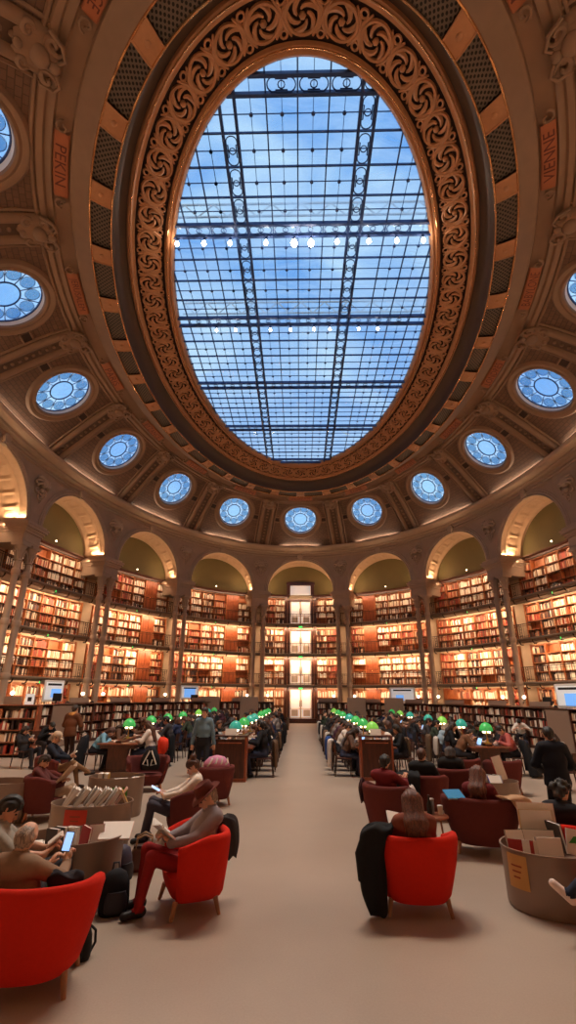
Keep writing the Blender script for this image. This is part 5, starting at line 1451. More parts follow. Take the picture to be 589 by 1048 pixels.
def hmat(c):
    if c not in M_hair:
        m = wood('hair %d %d %d' % c, srgb(*[int(v * .7) for v in c]), srgb(*[min(255, int(v * 1.4 + 5)) for v in c]), .6, 14)
        M_hair[c] = m
    return M_hair[c]
HC = {'black': (26, 20, 18), 'dark': (44, 30, 24), 'brown': (72, 42, 28), 'auburn': (84, 44, 27), 'blond': (168, 122, 76), 'grey': (136, 116, 100)}
def hat_parts(pose, kind):
    b = body(pose); R3 = Matrix((Vector(b.hx), Vector(b.hf), Vector(b.hu))).transposed(); c = Vector(b.hc + b.hu * .055 - b.hf * .008); out = []
    if kind == 'brim':
        out.append(('crown', MB().lathe(c, [(.098, 0), (.1, .03), (.094, .08), (.075, .105), (.05, .098), (.0, .09)], 24, M=R3, sy=1.12)))
        rows = []
        for r, z in ((.097, .0), (.13, -.012), (.165, -.014), (.168, -.008), (.13, -.004), (.097, .008)):
            rows.append([c + R3 @ Vector((r * math.cos(a), r * 1.1 * math.sin(a), z + .022 * abs(math.cos(a)) * (r - .09) / .07 - .03 * max(0, math.sin(a)) * (r - .09) / .07)) for a in [2 * PI * i / 32 for i in range(32)]])
        out.append(('brim', MB().grid(rows, closed_u=True)))
    else:
        out.append(('crown', MB().lathe(c, [(.1, -.01), (.102, .03), (.085, .075), (.045, .1), (.0, .106)], 22, M=R3, sy=1.1)))
        rows = []
        for f in (0, .5, 1): rows.append([c + R3 @ Vector(((.095 - .02 * f) * math.cos(a), .105 * math.sin(a) + .075 * f * math.sin(a), -.004 - .02 * f)) for a in [PI * (.12 + .76 * i / 12) for i in range(13)]])
        rows += [[p + R3 @ Vector((0, 0, .008)) for p in r] for r in rows[::-1]]
        out.append(('peak', MB().grid(rows)))
    return out
PEOPLE = 0
def person(x, y, face, pose, label, top=('sweater', (40, 38, 42)), legs=(38, 34, 38), shoes=(30, 26, 26), hairs=('short', 'dark'), skin=0, hat=None, z=0.0, group=None, coat=None, sc=1.0):
    b = body(pose); t = thing('person', label, 'person', (x, y, z), R_(face - 90), group)
    t.scale = (sc, sc, sc)
    o = link('person_body', b.full, t); setmat(o, M_skin[skin])
    c = link(top[0], b.cl[top[0]], t); setmat(c, cmat(top[1]))
    c = link('trousers', b.cl['trousers'], t); setmat(c, cmat(legs))
    for a in ('shoeL', 'shoeR'): c = link('shoe', b.cl[a], t); setmat(c, cmat(shoes, .5))
    if coat: c = link('coat', b.cl['coat'], t); setmat(c, cmat(coat))
    if hairs: c = link('hair', hair(pose, hairs[0]), t); setmat(c, hmat(HC[hairs[1]]))
    if hat:
        h = None
        for n, mb in hat_parts(pose, hat[0]):
            if h is None: h = mb.build('hat', cmat(hat[1]), t, smooth=50)
            else: mb.build(n, cmat(hat[1]), h, smooth=50)
    return t, b
POSES = {
    # at a table: forearms on the top
    'write': dict(hip=.53, lean=24, head=28, hand=((-.14, .43, .82), (.16, .42, .82)), handdir=((.6, .8, -.1), (-.6, .8, -.1)), foot=((-.14, .38, .09), (.14, .42, .09))),
    'type': dict(hip=.53, lean=10, head=20, hand=((-.12, .40, .81), (.12, .40, .81)), handdir=((.25, 1, -.1), (-.25, 1, -.1)), foot=((-.13, .30, .09), (.13, .46, .09)), curl=.5),
    'chin': dict(hip=.53, lean=18, head=14, yaw=12, hand=((-.06, .36, 1.1), (.2, .42, .82)), handdir=((.1, -.2, 1), (-.6, .8, -.1)), foot=((-.13, .34, .09), (.13, .28, .09)), elbow=(.5, .3, -1)),
    'turn': dict(hip=.53, lean=6, head=8, yaw=42, twist=-14, hand=((-.16, .38, .82), (.2, .36, .82)), foot=((-.14, .34, .09), (.14, .40, .09))),
    'bow': dict(hip=.53, lean=34, head=40, hand=((-.18, .40, .82), (.12, .46, .82)), handdir=((.8, .6, -.1), (-.7, .7, -.1)), foot=((-.12, .40, .09), (.12, .34, .09))),
    # in an armchair with something held up
    'read': dict(hip=.38, lean=-29, head=52, hand=((-.12, .22, .60), (.12, .22, .60)), handdir=((.3, .6, .5), (-.3, .6, .5)), foot=((-.12, .50, .09), (.12, .46, .09)), curl=1.0),
    'phone': dict(hip=.38, lean=-22, head=44, yaw=-14, hand=((.0, .26, .70), (.17, .28, .72)), handdir=((.4, .4, .8), (-.1, .4, .9)), foot=((-.14, .46, .09), (.14, .50, .09)), curl=1.1),
    'crossed': dict(hip=.41, lean=-16, head=34, hand=((-.08, .30, .64), (.12, .30, .67)), handdir=((.4, .6, .5), (-.4, .6, .5)), foot=((-.10, .52, .09), (-.16, .72, .34)), toe=((-.1, 1, 0), (-.25, .9, .15)), knee=(.08, .8, .8), sole=((0, 0, -1), (-.1, -.1, -1)), curl=1.0),
    'slouch': dict(hip=.39, lean=-27, head=40, hand=((-.12, .22, .58), (.12, .22, .58)), handdir=((.4, .8, .2), (-.4, .8, .2)), foot=((-.12, .56, .09), (.12, .52, .09)), curl=1.0),
    'foot_up': dict(hip=.41, lean=-18, head=26, hand=((-.16, .22, .56), (.16, .24, .58)), foot=((-.10, .42, .10), (.12, .70, .36)), toe=((-.1, 1, 0), (.25, .7, .65)), sole=((0, 0, -1), (0, .7, -.7)), knee=(.1, .6, .9)),
    # standing
    'stand': dict(hip=.93, lean=3, head=18, hand=((-.14, .28, 1.06), (.14, .28, 1.06)), handdir=((.4, .8, .1), (-.4, .8, .1)), foot=((-.11, .04, .09), (.12, -.06, .09)), knee=(0, 1, 0), curl=.9),
    'stand_relaxed': dict(hip=.93, lean=2, head=8, yaw=24, hand=((-.29, .05, .86), (.29, .0, .86)), handdir=((.05, .2, -1), (-.05, .2, -1)), foot=((-.11, .08, .09), (.13, -.1, .09)), knee=(0, 1, 0)),
    'lean_over': dict(hip=.93, lean=26, head=16, yaw=-20, hand=((-.22, .48, .98), (.2, .5, 1.0)), foot=((-.12, .04, .09), (.12, -.08, .09)), knee=(0, 1, 0)),
    'squat': dict(hip=.42, lean=22, head=24, hand=((-.12, .42, .62), (.12, .42, .62)), foot=((-.14, .22, .09), (.16, .08, .09))),
}
# ------------------------------------------------------------------ who is in the room and what they hold
def wpos(t, p):
    return Matrix.Translation(t.location) @ Matrix.Rotation(t.rotation_euler.z, 4, 'Z') @ Vector(p)
def hands_mid(t, b):
    a = [Vector(h[0]) + Vector(h[1]) * .07 for h in b.hands]; return (a[0] + a[1]) / 2
def held_book(t, b, label, cov, w=.16, h=.22, open_=True, pitch=-52, name='open_book', dz=.03, cat='book', page=None):
    m = hands_mid(t, b) + Vector((0, .02, dz)); p = wpos(t, m); o = thing(name, label, cat, p, t.rotation_euler.z)
    for s in (-1, 1):
        R3 = Matrix.Rotation(R_(pitch + 90), 3, 'X') @ Matrix.Rotation(R_(-s * 14), 3, 'Y')
        MB().box(R3 @ Vector((s * w / 2, 0, -.006)), (w, h, .006), M=R3).build('cover', cov, o)
        mb = MB(); mb.box(R3 @ Vector((s * w / 2 * .98, 0, .003)), (w * .94, h * .95, .012), M=R3); mb.build('pages', page or M_paper, o)
    return o
def held_slab(t, b, label, name, cat, w, h, m, pitch=-40, off=(0, .02, .05), scr=None):
    p = wpos(t, hands_mid(t, b) + Vector(off)); o = thing(name, label, cat, p, t.rotation_euler.z); R3 = Matrix.Rotation(R_(pitch + 90), 3, 'X')
    MB().rbox((0, 0, 0), (w, h, .01), .005, M=R3); cs = MB().rbox((0, 0, 0), (w, h, .01), .005, M=R3).build('case', m, o, smooth=40)
    if scr: MB().box(R3 @ Vector((0, 0, .006)), (w * .92, h * .9, .003), M=R3).build('screen', scr, cs)
    return o
M_phone = mat('phone screen', srgb(150, 190, 240), .3, emit=srgb(150, 195, 250), estr=1.2)
# --- foreground, left
t, b = person(-2.28, -15.84, 82, 'phone', 'bald man in a taupe jumper with a phone, in the nearest red armchair', ('sweater', (138, 110, 88)), (60, 56, 60), hairs=('fringe', 'grey'), sc=.95)
held_slab(t, b, 'lit blue-screened phone held by the bald man', 'phone', 'phone', .075, .15, M_black, -20, (.03, .0, .06), M_phone)
t, b = person(-2.8, -14.98, 20, 'read', 'dark-haired man in a grey shirt holding a small book at the left edge', ('t_shirt', (150, 140, 128)), (50, 50, 56), hairs=('thick', 'black'), skin=1)
held_book(t, b, 'small pale paperback held by the dark-haired man at the left edge', M_cov[3], .1, .16, name='open_book')
t, b = person(-1.28, -14.36, 205, 'read', 'man in a brown brimmed hat and wine-red trousers reading in a red armchair', ('sweater', (142, 128, 130)), (142, 30, 30), (38, 30, 30), hairs=('short', 'grey'), hat=('brim', (94, 40, 31)))
o = held_book(t, b, 'white illustrated magazine held by the man in the brown hat', M_cov[6], .17, .25, name='magazine')
MB().box((-.08, .035, .04), (.09, .01, .1), M=tilt(38, 0, 0)).build('picture', M_cov[7], o)
t, b = person(-1.95, -11.92, 192, 'read', 'girl in a white top with light brown bun, bent over a tablet', ('sweater', (222, 205, 190)), (70, 64, 74), hairs=('bun', 'brown'))
held_slab(t, b, 'pale blue lit tablet held by the girl in white', 'tablet', 'tablet', .18, .24, M_white, -62, (0, .06, .02), M_phone)
t, b = person(-4.6, -10.68, 12, 'read', 'dark-haired person in a burgundy top reading a newspaper in an armchair', ('sweater', (92, 46, 42)), (176, 146, 120), (90, 70, 60), hairs=('short', 'dark'), sc=.92)
held_book(t, b, 'large pinkish newspaper held up by the armchair reader on the left', mat('newsprint', srgb(196, 166, 140), .8), .26, .36, pitch=-40, name='newspaper', page=M_news if 'M_news' in globals() else mat('newsprint page', srgb(198, 168, 142), .8))
t, b = person(-5.8, -7.93, 8, 'crossed', 'man in a pale cap and navy jumper with crossed legs in an armchair', ('sweater', (30, 34, 46)), (132, 96, 66), (52, 36, 28), hairs=('short', 'grey'), hat=('cap', (196, 172, 146)))
held_book(t, b, 'small open paperback held by the man in the pale cap', M_cov[1], .1, .15)
def sitter(p, face, pose, label, **k):
    q = Matrix.Rotation(R_(face - 90), 3, 'Z'); table_chair(p.x, p.y, face, 'chair of the ' + ' '.join(label.split()[:11])); return person(p.x, p.y, face, pose, label, **k)
t, b = sitter(at(22, 786, 0), 340, 'phone', 'woman in black with dark hair looking at a bright phone by the left bookcase', top=('sweater', (40, 34, 34)), hairs=('bob', 'dark'))
held_slab(t, b, 'glowing white phone held by the woman by the left bookcase', 'phone', 'phone', .09, .15, M_white, -30, (0, .01, .06), M_phone)
sitter(at(39, 777, 0), 330, 'bow', 'person all in black bent forward before the taupe bookcase front', top=('sweater', (24, 22, 24)), hairs=('thick', 'black'))
t, b = person(*at(66, 786, 0).xy, 82, 'stand', 'person standing in a brown jacket with a tan collar, seen from behind', ('sweater', (96, 58, 36)), (52, 32, 26), hairs=('short', 'dark'), coat=(100, 60, 38))
o = MB().lathe(Vector(b.neck) + Vector((0, -.01, .0)), [(.07, -.05), (.115, -.03), (.12, .02), (.095, .06), (.07, .05)], 18).build('collar', cmat((206, 150, 84)), t, smooth=50)
person(*at(205, 801, 0).xy, 285, 'stand_relaxed', 'man standing in a blue-grey shirt beside the left tables', ('sweater', (104, 130, 146)), (34, 34, 40), hairs=('short', 'dark'))
# --- foreground, right
t, b = person(1.12, -14.26, 90, 'read', 'woman with long brown hair seen from behind in a red armchair', ('sweater', (124, 66, 50)), (80, 80, 96), hairs=('fall', 'auburn'))
held_book(t, b, 'white pages held by the long-haired woman', M_cov[6], .2, .26)
t, b = person(1.4, -11.28, 55, 'phone', 'person in a wine-red hooded top slumped in a burgundy armchair by the aisle', ('sweater', (112, 32, 36)), (170, 160, 150), hairs=('thick', 'black'))
t, b = person(2.62, -12.2, 62, 'read', 'brown-haired woman in a wine-red top in the wide burgundy armchair', ('sweater', (106, 36, 38)), (60, 54, 60), hairs=('long', 'auburn'))
held_book(t, b, 'open paperback held by the woman in the wide burgundy armchair', M_cov[6], .12, .18)
t, b = person(3.2, -13.62, 40, 'read', 'curly dark-haired reader in a black top in the red armchair at the right', ('sweater', (34, 32, 36)), (50, 46, 54), hairs=('curly', 'black'), skin=1)
t, b = person(3.1, -15.18, 172, 'foot_up', 'person at the right edge with one pale-socked foot raised', ('sweater', (70, 66, 70)), (40, 44, 60), (226, 200, 188))
t, b = person(2.3, -10.06, 62, 'slouch', 'fair-haired person in a black coat in an armchair behind the small table', ('sweater', (24, 24, 27)), hairs=('short', 'brown'), coat=(26, 26, 29))
t, b = person(3.05, -9.16, 75, 'read', 'person in a black leather jacket in an armchair before the inner right table', ('sweater', (28, 26, 28)), hairs=('bob', 'dark'), coat=(30, 28, 30))
t, b = person(*at(582, 868, 0).xy, 82, 'stand', 'person standing in a black padded jacket and trousers, seen from behind at the right', ('sweater', (22, 24, 32)), (22, 20, 24), hairs=('short', 'black'), coat=(24, 26, 36), sc=.93)
p_ = at(577, 795, 0); t, b = sitter(at(588, 812, 0), 120, 'write', 'person in a white jumper half hidden behind the standing padded jacket', top=('sweater', (222, 206, 192)), hairs=('bob', 'dark'))
t, b = sitter(at(536, 765, 0), 240, 'bow', 'person in a white T-shirt bent over by the right ring of bookcases', top=('t_shirt', (226, 216, 206)), hairs=('short', 'black'))
# staff behind the counters
for px, Y, pose, face, col, hs, lb in ((67, 4.6, 'stand', 290, (220, 205, 192), ('short', 'dark'), 'staff member in a pale top behind the left counter'), (86, 6.6, 'stand', 320, (28, 26, 30), ('bob', 'black'), 'staff member in black behind the left counter'), (549, 4.0, 'stand', 240, (40, 34, 36), ('bob', 'dark'), 'staff member with dark bobbed hair behind the right counter'), (557, 3.4, 'stand', 262, (24, 24, 28), ('short', 'black'), 'staff member in a black suit behind the right counter')):
    o = Vector((-.0922, -20.4772, 0)); d = at(px, 800, 0) - o; t_ = (Y + 20.4772) / d.y; x = o.x + d.x * t_
    q = math.hypot(x / 11.9, Y / 19.0); f = 1.0 / q
    person(x * f, Y * f, face, pose, lb, ('sweater', col), hairs=hs)
# --- coats, bags and other belongings
def hanging(name, label, cat, sections, col, seed=1, amp=.16, n=30, parts=None, rough=.85):
    """soft hanging cloth: sections = (centre, half width, half depth, direction angle)"""
    rr = random.Random(seed); ph = [rr.uniform(0, 6) for _ in range(4)]; o0 = Vector(sections[-1][0]); o0.z = min(s[0][2] for s in sections)
    t = thing(name, label, cat, o0); rows = []
    S = []
    Q = [(*s_[0], s_[1], s_[2], s_[3]) for s_ in sections]; Q = [Q[0]] + Q + [Q[-1]]
    for i in range(1, len(Q) - 2):
        for j in range(6):
            f = j / 6; p0, p1, p2, p3 = Q[i - 1], Q[i], Q[i + 1], Q[i + 2]
            r = [.5 * (2 * b_ + (c_ - a_) * f + (2 * a_ - 5 * b_ + 4 * c_ - d_) * f * f + (3 * b_ - a_ - 3 * c_ + d_) * f ** 3) for a_, b_, c_, d_ in zip(p0, p1, p2, p3)]
            if i == 1: q_ = .35 + .65 * math.sqrt(min(1, (f + .02) * 1.4)); r[3] *= .6 + .4 * q_; r[4] *= q_
            S.append((Vector(r[:3]), max(r[3], .01), max(r[4], .01), r[5]))
    S.append((Vector(sections[-1][0]),) + tuple(sections[-1][1:]))
    for j, (c, w, d, ang) in enumerate(S):
        u = Vector((math.cos(R_(ang)), math.sin(R_(ang)), 0)); v = Vector((-u.y, u.x, 0)); r = []
        for i in range(n):
            a = 2 * PI * i / n; f = 1 + amp * (math.sin(5 * a + ph[0] + j * .18) * .6 + math.sin(9 * a + ph[1] - j * .12) * .4)
            r.append(c - o0 + u * (w * math.cos(a)) + v * (d * math.sin(a) * f) + Vector((0, 0, .02 * math.sin(3 * a + ph[2]))))
        rows.append(r)
    mb = MB(); mb.grid(rows, closed_u=True); mb.f += [tuple(range(n - 1, -1, -1)), tuple(range((len(rows) - 1) * n, len(rows) * n))]; mb.m += [0, 0]
    mb.build('cloth', cmat(col, rough), t, smooth=179)
    for nm, pts, rad, c2 in (parts or []):
        MB().tube([Vector(p) - o0 for p in pts], rad, 8).build(nm, cmat(c2 or col, rough), t, smooth=70)
    return t
JACK = []
for q, (w, d, zb) in enumerate(((.22, .07, .25), (.2, .06, .42), (.23, .08, .12))):
    o = hanging('jacket', 'jacket', 'jacket', [((0, -.25, .9), w * .9, d * .7, 0), ((0, -.28, .84), w, d, 0), ((0, -.3, .55), w * 1.05, d, 0), ((.01, -.3, zb), w * .9, d * .8, 0)], (30, 28, 32), 40 + q)
    o.location = (0, 0, 0); me = o.children[0].data; me.transform(Matrix.Translation((0, -.3, zb))); JACK.append(me)
    bpy.data.objects.remove(o.children[0]); bpy.data.objects.remove(o)
# --- readers at the tables
ROWSD = [('L', 1, 'aisle side of the left inner tables'), ('L', -1, 'far side of the left inner tables'), ('R', -1, 'aisle side of the right inner tables'), ('R', 1, 'far side of the right inner tables'), ('l', 1, 'inner side of the outer left tables'), ('l', -1, 'wall side of the outer left tables'), ('r', -1, 'inner side of the outer right tables'), ('r', 1, 'wall side of the outer right tables')]
CL = [('black', (26, 24, 27)), ('charcoal', (52, 48, 50)), ('navy', (34, 40, 66)), ('white', (214, 200, 188)), ('brown', (92, 62, 46)), ('grey', (120, 110, 106)), ('black', (30, 28, 30)), ('plum', (76, 44, 54)), ('beige', (176, 146, 120)), ('dark green', (48, 56, 44)), ('black', (24, 23, 26))]
FIX = {('L', 1): {0: ('black', (26, 24, 27), 'turn', ('short', 'black')), 1: ('royal blue', (38, 48, 110), 'write', ('long', 'brown')), 2: ('black', (22, 20, 22), 'type', ('long', 'dark'))},
       ('R', -1): {0: ('brown', (92, 66, 52), 'write', ('fall', 'dark')), 1: ('grey', (92, 86, 88), 'bow', ('short', 'black')), 2: ('white', (206, 192, 180), 'write', ('short', 'dark'))},
       ('R', 1): {0: ('black', (26, 25, 28), 'type', ('bob', 'black')), 1: ('white', (220, 205, 192), 'bow', ('short', 'black'))},
       ('l', -1): {0: ('light blue', (112, 156, 178), 'bow', ('bob', 'brown'))},
       ('l', 1): {0: ('white', (212, 196, 184), 'type', ('fall', 'brown')), 1: ('white', (206, 190, 178), 'bow', ('short', 'black'))},
       ('r', 1): {0: ('rose pink', (168, 84, 78), 'write', ('short', 'black'))},
       ('r', -1): {0: ('fur brown', (104, 70, 48), 'bow', ('short', 'dark')), 1: ('black', (26, 25, 28), 'chin', ('long', 'dark')), 2: ('pale blue', (140, 158, 170), 'write', ('bob', 'grey'))},
       ('L', -1): {0: ('black', (24, 23, 26), 'chin', ('short', 'black')), 1: ('grey', (130, 126, 124), 'bow', ('short', 'dark'))}}
POSEL = ['write', 'type', 'chin', 'turn', 'bow', 'write', 'bow']
HSL = [('short', 'black'), ('long', 'dark'), ('thick', 'dark'), ('bob', 'brown'), ('short', 'dark'), ('fall', 'brown'), ('bun', 'dark'), ('curly', 'dark'), ('thick', 'black'), ('long', 'black')]
rr = random.Random(21); CLUT = []
def laptop(p, rz, label, group):
    t = thing('laptop', label, 'laptop', p, rz, group)
    MB().rbox((0, 0, .008), (.31, .21, .014), .006).build('keyboard_base', M_silver, t); M = tilt(68, 0, 0)
    MB().box((0, .13, .105), (.31, .2, .008), M=M).build('lid', M_silver, t); MB().box(Vector((0, .125, .106)), (.285, .17, .004), M=M).build('screen', M_phone, [c_ for c_ in t.children if c_.name.startswith('lid')][0])
def openb(p, rz, label, group):
    t = thing('open_book', label, 'book', p, rz, group)
    for s in (-1, 1): MB().box((s * .075, 0, .012), (.15, .21, .016), M=tilt(0, -s * 6, 0)).build('pages', M_paper, t)
    MB().box((0, 0, .003), (.31, .22, .006)).build('cover', M_cov[rr.choice((0, 2, 5, 7))], t)
def sheets(p, rz, label, group):
    t = thing('sheet_of_paper', label, 'paper', p, rz, group); MB().box((0, 0, .002), (.21, .297, .004)).build('sheet', M_paper, t)
for key, sd, nm in ROWSD:
    n = 0
    for (x, y0, y1) in TABS[key]:
        m = int((y1 - y0) / .94)
        for i in range(m):
            y = y0 + (y1 - y0) * (i + .5) / m; occ = .9 if key in 'LR' else .82
            fix = FIX.get((key, sd), {}).get(n); r = rr.random()
            if fix is None and r > occ and n > 2:
                continue
            n += 1
            if n > 14: continue
            px = x + sd * (.575 + .27); face = 180 if sd > 0 else 0
            if fix: cn, col, pose, hs = fix
            else: cn, col = rr.choice(CL); pose = rr.choice(POSEL); hs = rr.choice(HSL)
            o = ORD[n]
            fc = face + rr.uniform(-9, 9); yy = y + rr.uniform(-.08, .08)
            table_chair(px + sd * .02, yy, face, 'wooden chair of the %s reader, %s' % (o, nm))
            person(px, yy, fc, pose, '%s reader in a row, %s top, %s' % (o, cn, nm), ('sweater', col), rr.choice(((34, 32, 38), (48, 52, 72), (60, 50, 46))), hairs=hs, skin=rr.choice((0, 0, 1, 3, 2)), group='readers at the long tables', sc=rr.uniform(.96, 1.04))
            if rr.random() < .55 and not (key == 'R' and sd < 0 and n < 3):
                jc, jn = rr.choice((((26, 25, 28), 'black'), ((34, 34, 40), 'dark grey'), ((30, 34, 52), 'navy'), ((22, 21, 24), 'black'), ((96, 74, 56), 'brown'), ((190, 178, 168), 'pale')))
                jo = link('jacket', rr.choice(JACK), None, (px + sd * .02, yy, 0)); jo.rotation_euler = (0, 0, R_(face - 90)); setmat(jo, cmat(jc))
                tag(jo, "%s jacket on the %s reader's chair, %s" % (jn, o, nm), 'jacket', 'jackets hung on the reading chairs')
            k = rr.random(); bx = x + sd * .3; rz = R_(face - 90 + rr.uniform(-12, 12)); z = .762
            if k < .4: laptop((bx, yy, z), rz, 'open laptop of the %s reader, %s' % (o, nm), 'laptops on the reading tables')
            elif k < .78: openb((bx, yy, z), rz, 'open book before the %s reader, %s' % (o, nm), 'open books on the reading tables')
            if rr.random() < .6: sheets((bx + rr.uniform(-.04, .04), yy + .36, z), rz + rr.uniform(-.4, .4), 'white sheet beside the %s reader, %s' % (o, nm), 'loose sheets on the reading tables')

# black coat over the left of the right red armchair
hanging('coat', 'long black coat hanging over the left side of the right red armchair', 'coat', [((.78, -14.5, .79), .14, .07, 20), ((.72, -14.54, .74), .2, .1, 25), ((.66, -14.56, .5), .16, .09, 25), ((.66, -14.55, .25), .14, .09, 20), ((.70, -14.54, .03), .09, .06, 10)], (26, 25, 27), 3, parts=[('sleeve', [(.6, -14.6, .7), (.53, -14.62, .55), (.54, -14.6, .32)], [.06, .06, .045], None)])
hanging('coat', 'beige coat draped over the right corner of the wide burgundy armchair', 'coat', [((2.82, -12.62, .75), .22, .05, 10), ((2.98, -12.66, .72), .16, .06, 0), ((3.06, -12.68, .5), .1, .06, -10), ((3.1, -12.72, .25), .06, .04, -10), ((3.14, -12.74, .1), .04, .03, -10)], (190, 150, 116), 5)
hanging('jacket', 'dark grey jacket laid over the back of the brown hat reader\'s armchair', 'jacket', [((-.98, -14.14, .76), .15, .05, 60), ((-.9, -14.06, .7), .15, .05, 60), ((-.86, -14.04, .5), .12, .05, 60), ((-.85, -14.06, .36), .07, .03, 60)], (50, 42, 42), 8)
hanging('jacket', 'crumpled dark jacket beside the bald man in the nearest red armchair', 'jacket', [((-1.95, -15.96, .74), .12, .05, 5), ((-1.93, -15.94, .70), .14, .065, 5), ((-1.93, -15.9, .58), .11, .06, 5)], (44, 40, 46), 9)
hanging('coat', 'white coat hung on a chair on the aisle side of the right tables', 'coat', [((.82, -5.2, .9), .2, .06, 90), ((.78, -5.2, .84), .22, .08, 90), ((.76, -5.22, .55), .22, .07, 90), ((.76, -5.25, .22), .2, .06, 90)], (206, 194, 186), 11)
hanging('coat', 'blue coat hung on a chair behind the white one, right tables', 'coat', [((.82, -4.25, .9), .2, .06, 90), ((.77, -4.25, .84), .23, .09, 90), ((.75, -4.25, .5), .24, .08, 90), ((.75, -4.25, .3), .22, .06, 90)], (40, 70, 130), 12)
hanging('coat', 'orange-red coat hung on a chair at the outer left tables', 'coat', [((-4.08, -5.15, .9), .2, .08, 90), ((-4.02, -5.2, .82), .26, .13, 90), ((-4.0, -5.2, .62), .26, .12, 90), ((-4.02, -5.2, .5), .2, .08, 90)], (206, 52, 26), 13)
hanging('coat', 'black coat spread over the chair by the pink-topped reader at the right', 'coat', [((6.28, -5.0, .92), .22, .08, 90), ((6.34, -5.05, .7), .28, .12, 80), ((6.38, -5.2, .35), .27, .14, 70), ((6.42, -5.3, .05), .28, .16, 65)], (22, 21, 24), 14)
hanging('coat', 'black coat over the chair of the reader in light blue, outer left tables', 'coat', [((-6.32, -5.1, .92), .2, .08, 90), ((-6.36, -5.15, .7), .25, .12, 90), ((-6.38, -5.2, .35), .25, .12, 90), ((-6.38, -5.2, .06), .2, .1, 90)], (28, 26, 30), 15)
hanging('coat', 'black coat hung over the left side of the armchair behind the small table', 'coat', [((1.98, -10.32, .76), .18, .08, 140), ((1.9, -10.36, .68), .24, .1, 140), ((1.9, -10.36, .4), .22, .1, 140), ((1.93, -10.34, .12), .16, .08, 140)], (26, 26, 28), 16)
hanging('scarf', 'white scarf hanging beside the reader in the wine-red hooded top', 'scarf', [((1.72, -11.5, .7), .06, .04, 50), ((1.76, -11.54, .55), .08, .05, 50), ((1.76, -11.56, .4), .05, .04, 50)], (214, 200, 192), 17)
hanging('scarf', 'dark scarf hanging from the left of the wine-red reader\'s armchair', 'scarf', [((.98, -11.2, .76), .05, .04, 50), ((.94, -11.24, .62), .06, .04, 50), ((.95, -11.26, .42), .035, .03, 50)], (60, 34, 36), 18)
small('folder', 'bright blue folder on the left corner of the wide burgundy armchair', 'folder', (2.14, -12.42, .74), [('cover', MB().box((0, 0, 0), (.26, .2, .012), M=tilt(24, 0, 0)), cmat((64, 140, 190))), ('pages', MB().box((0, 0, -.01), (.25, .19, .01), M=tilt(24, 0, 0)), M_paper)], 10)
def backpack(x, y, rz, label, col, c2, sc=.85):
    t = thing('backpack', label, 'bag', (x, y, 0), R_(rz)); t.scale = (sc, sc, sc)
    MB().lathe((0, 0, 0), [(.9, 0), (1.0, .04), (1.03, .16), (.95, .3), (.7, .4), (.3, .44), (0, .445)], 24, sx=.17, sy=.13).build('body', cmat(col, .6), t, smooth=60)
    MB().lathe((0, -.1, .04), [(.9, 0), (1, .03), (1, .14), (.8, .2), (0, .21)], 20, sx=.13, sy=.06).build('pocket', cmat(c2, .6), t, smooth=60)
    for s in (-1, 1): MB().tube([(s * .07, .1, .38), (s * .09, .19, .3), (s * .1, .2, .15), (s * .08, .12, .05)], .02, 6).build('strap', cmat(c2, .6), t, smooth=60)
    MB().tube([(-.04, .06, .42), (-.03, .07, .49), (.03, .07, .49), (.04, .06, .42)], .012, 6).build('handle', cmat(c2, .6), t, smooth=60)
p = at(115, 935, 0); backpack(p.x, p.y, 30, 'black backpack on the floor between the nearest red armchairs', (30, 28, 32), (52, 48, 56))
p = at(122, 905, 0); backpack(p.x - .02, p.y + .05, 70, 'grey-blue backpack leaning behind the black one on the floor', (62, 56, 72), (38, 36, 42))
p = at(144, 893, 0); p = Vector((p.x, p.y + .05, 0))
t = thing('handbag', 'brown leather handbag with looped straps on the floor behind the red armchair', 'bag', p, R_(15))
MB().rbox((0, 0, .13), (.3, .16, .26), .05).build('body', mat('brown leather', srgb(92, 56, 40), .45, noise=.15), t, smooth=50)
for s in (-1, 1): MB().tube([(-.1, s * .05, .25), (-.09, s * .06, .36), (0, s * .07, .4), (.09, s * .06, .36), (.1, s * .05, .25)], .013, 6).build('strap', cmat((150, 116, 84), .4), t, smooth=60)
MB().rbox((0, 0, .27), (.26, .12, .03), .01).build('flap', cmat((60, 36, 28), .5), t, smooth=50)
t = thing('tote_bag', 'black bag with a white triangular pattern on the wide left armchair', 'bag', (-3.55, -8.02, .445), R_(8))
MB().lathe((0, 0, 0), [(.9, 0), (1.05, .1), (.95, .25), (.55, .4), (.1, .47)], 20, sx=.22, sy=.12).build('body', cmat((24, 22, 24), .5), t, smooth=60)
for sg in (-1, 1): MB().tube([(sg * .02, -.1, .4), (sg * .15, -.135, .12), (sg * .03, -.145, .1), (sg * .06, -.135, .22)], .016, 5).build('stripe', M_white, t, smooth=60)
t = thing('bag', 'pink and white patterned bag on top of a burgundy armchair', 'bag', (-1.78, -9.5, .66), R_(20))
MB().lathe((0, 0, 0), [(.9, 0), (1.05, .06), (.95, .14), (.6, .22), (.1, .25)], 22, sx=.26, sy=.13).build('body', cmat((200, 130, 160), .6), t, smooth=60)
for i in range(4): MB().tube([(-.2 + .12 * i, -.09, .06 + .02 * (i % 2)), (-.16 + .12 * i, -.13, .12), (-.1 + .1 * i, -.08, .2)], .018, 5).build('stripe', M_white, t, smooth=60)
# black bag strap by the nearest armchair
p = at(88, 988, 0); backpack(p.x - .1, p.y + .1, -20, 'black bag on the floor at the right of the nearest red armchair', (24, 23, 25), (32, 30, 34), .55)
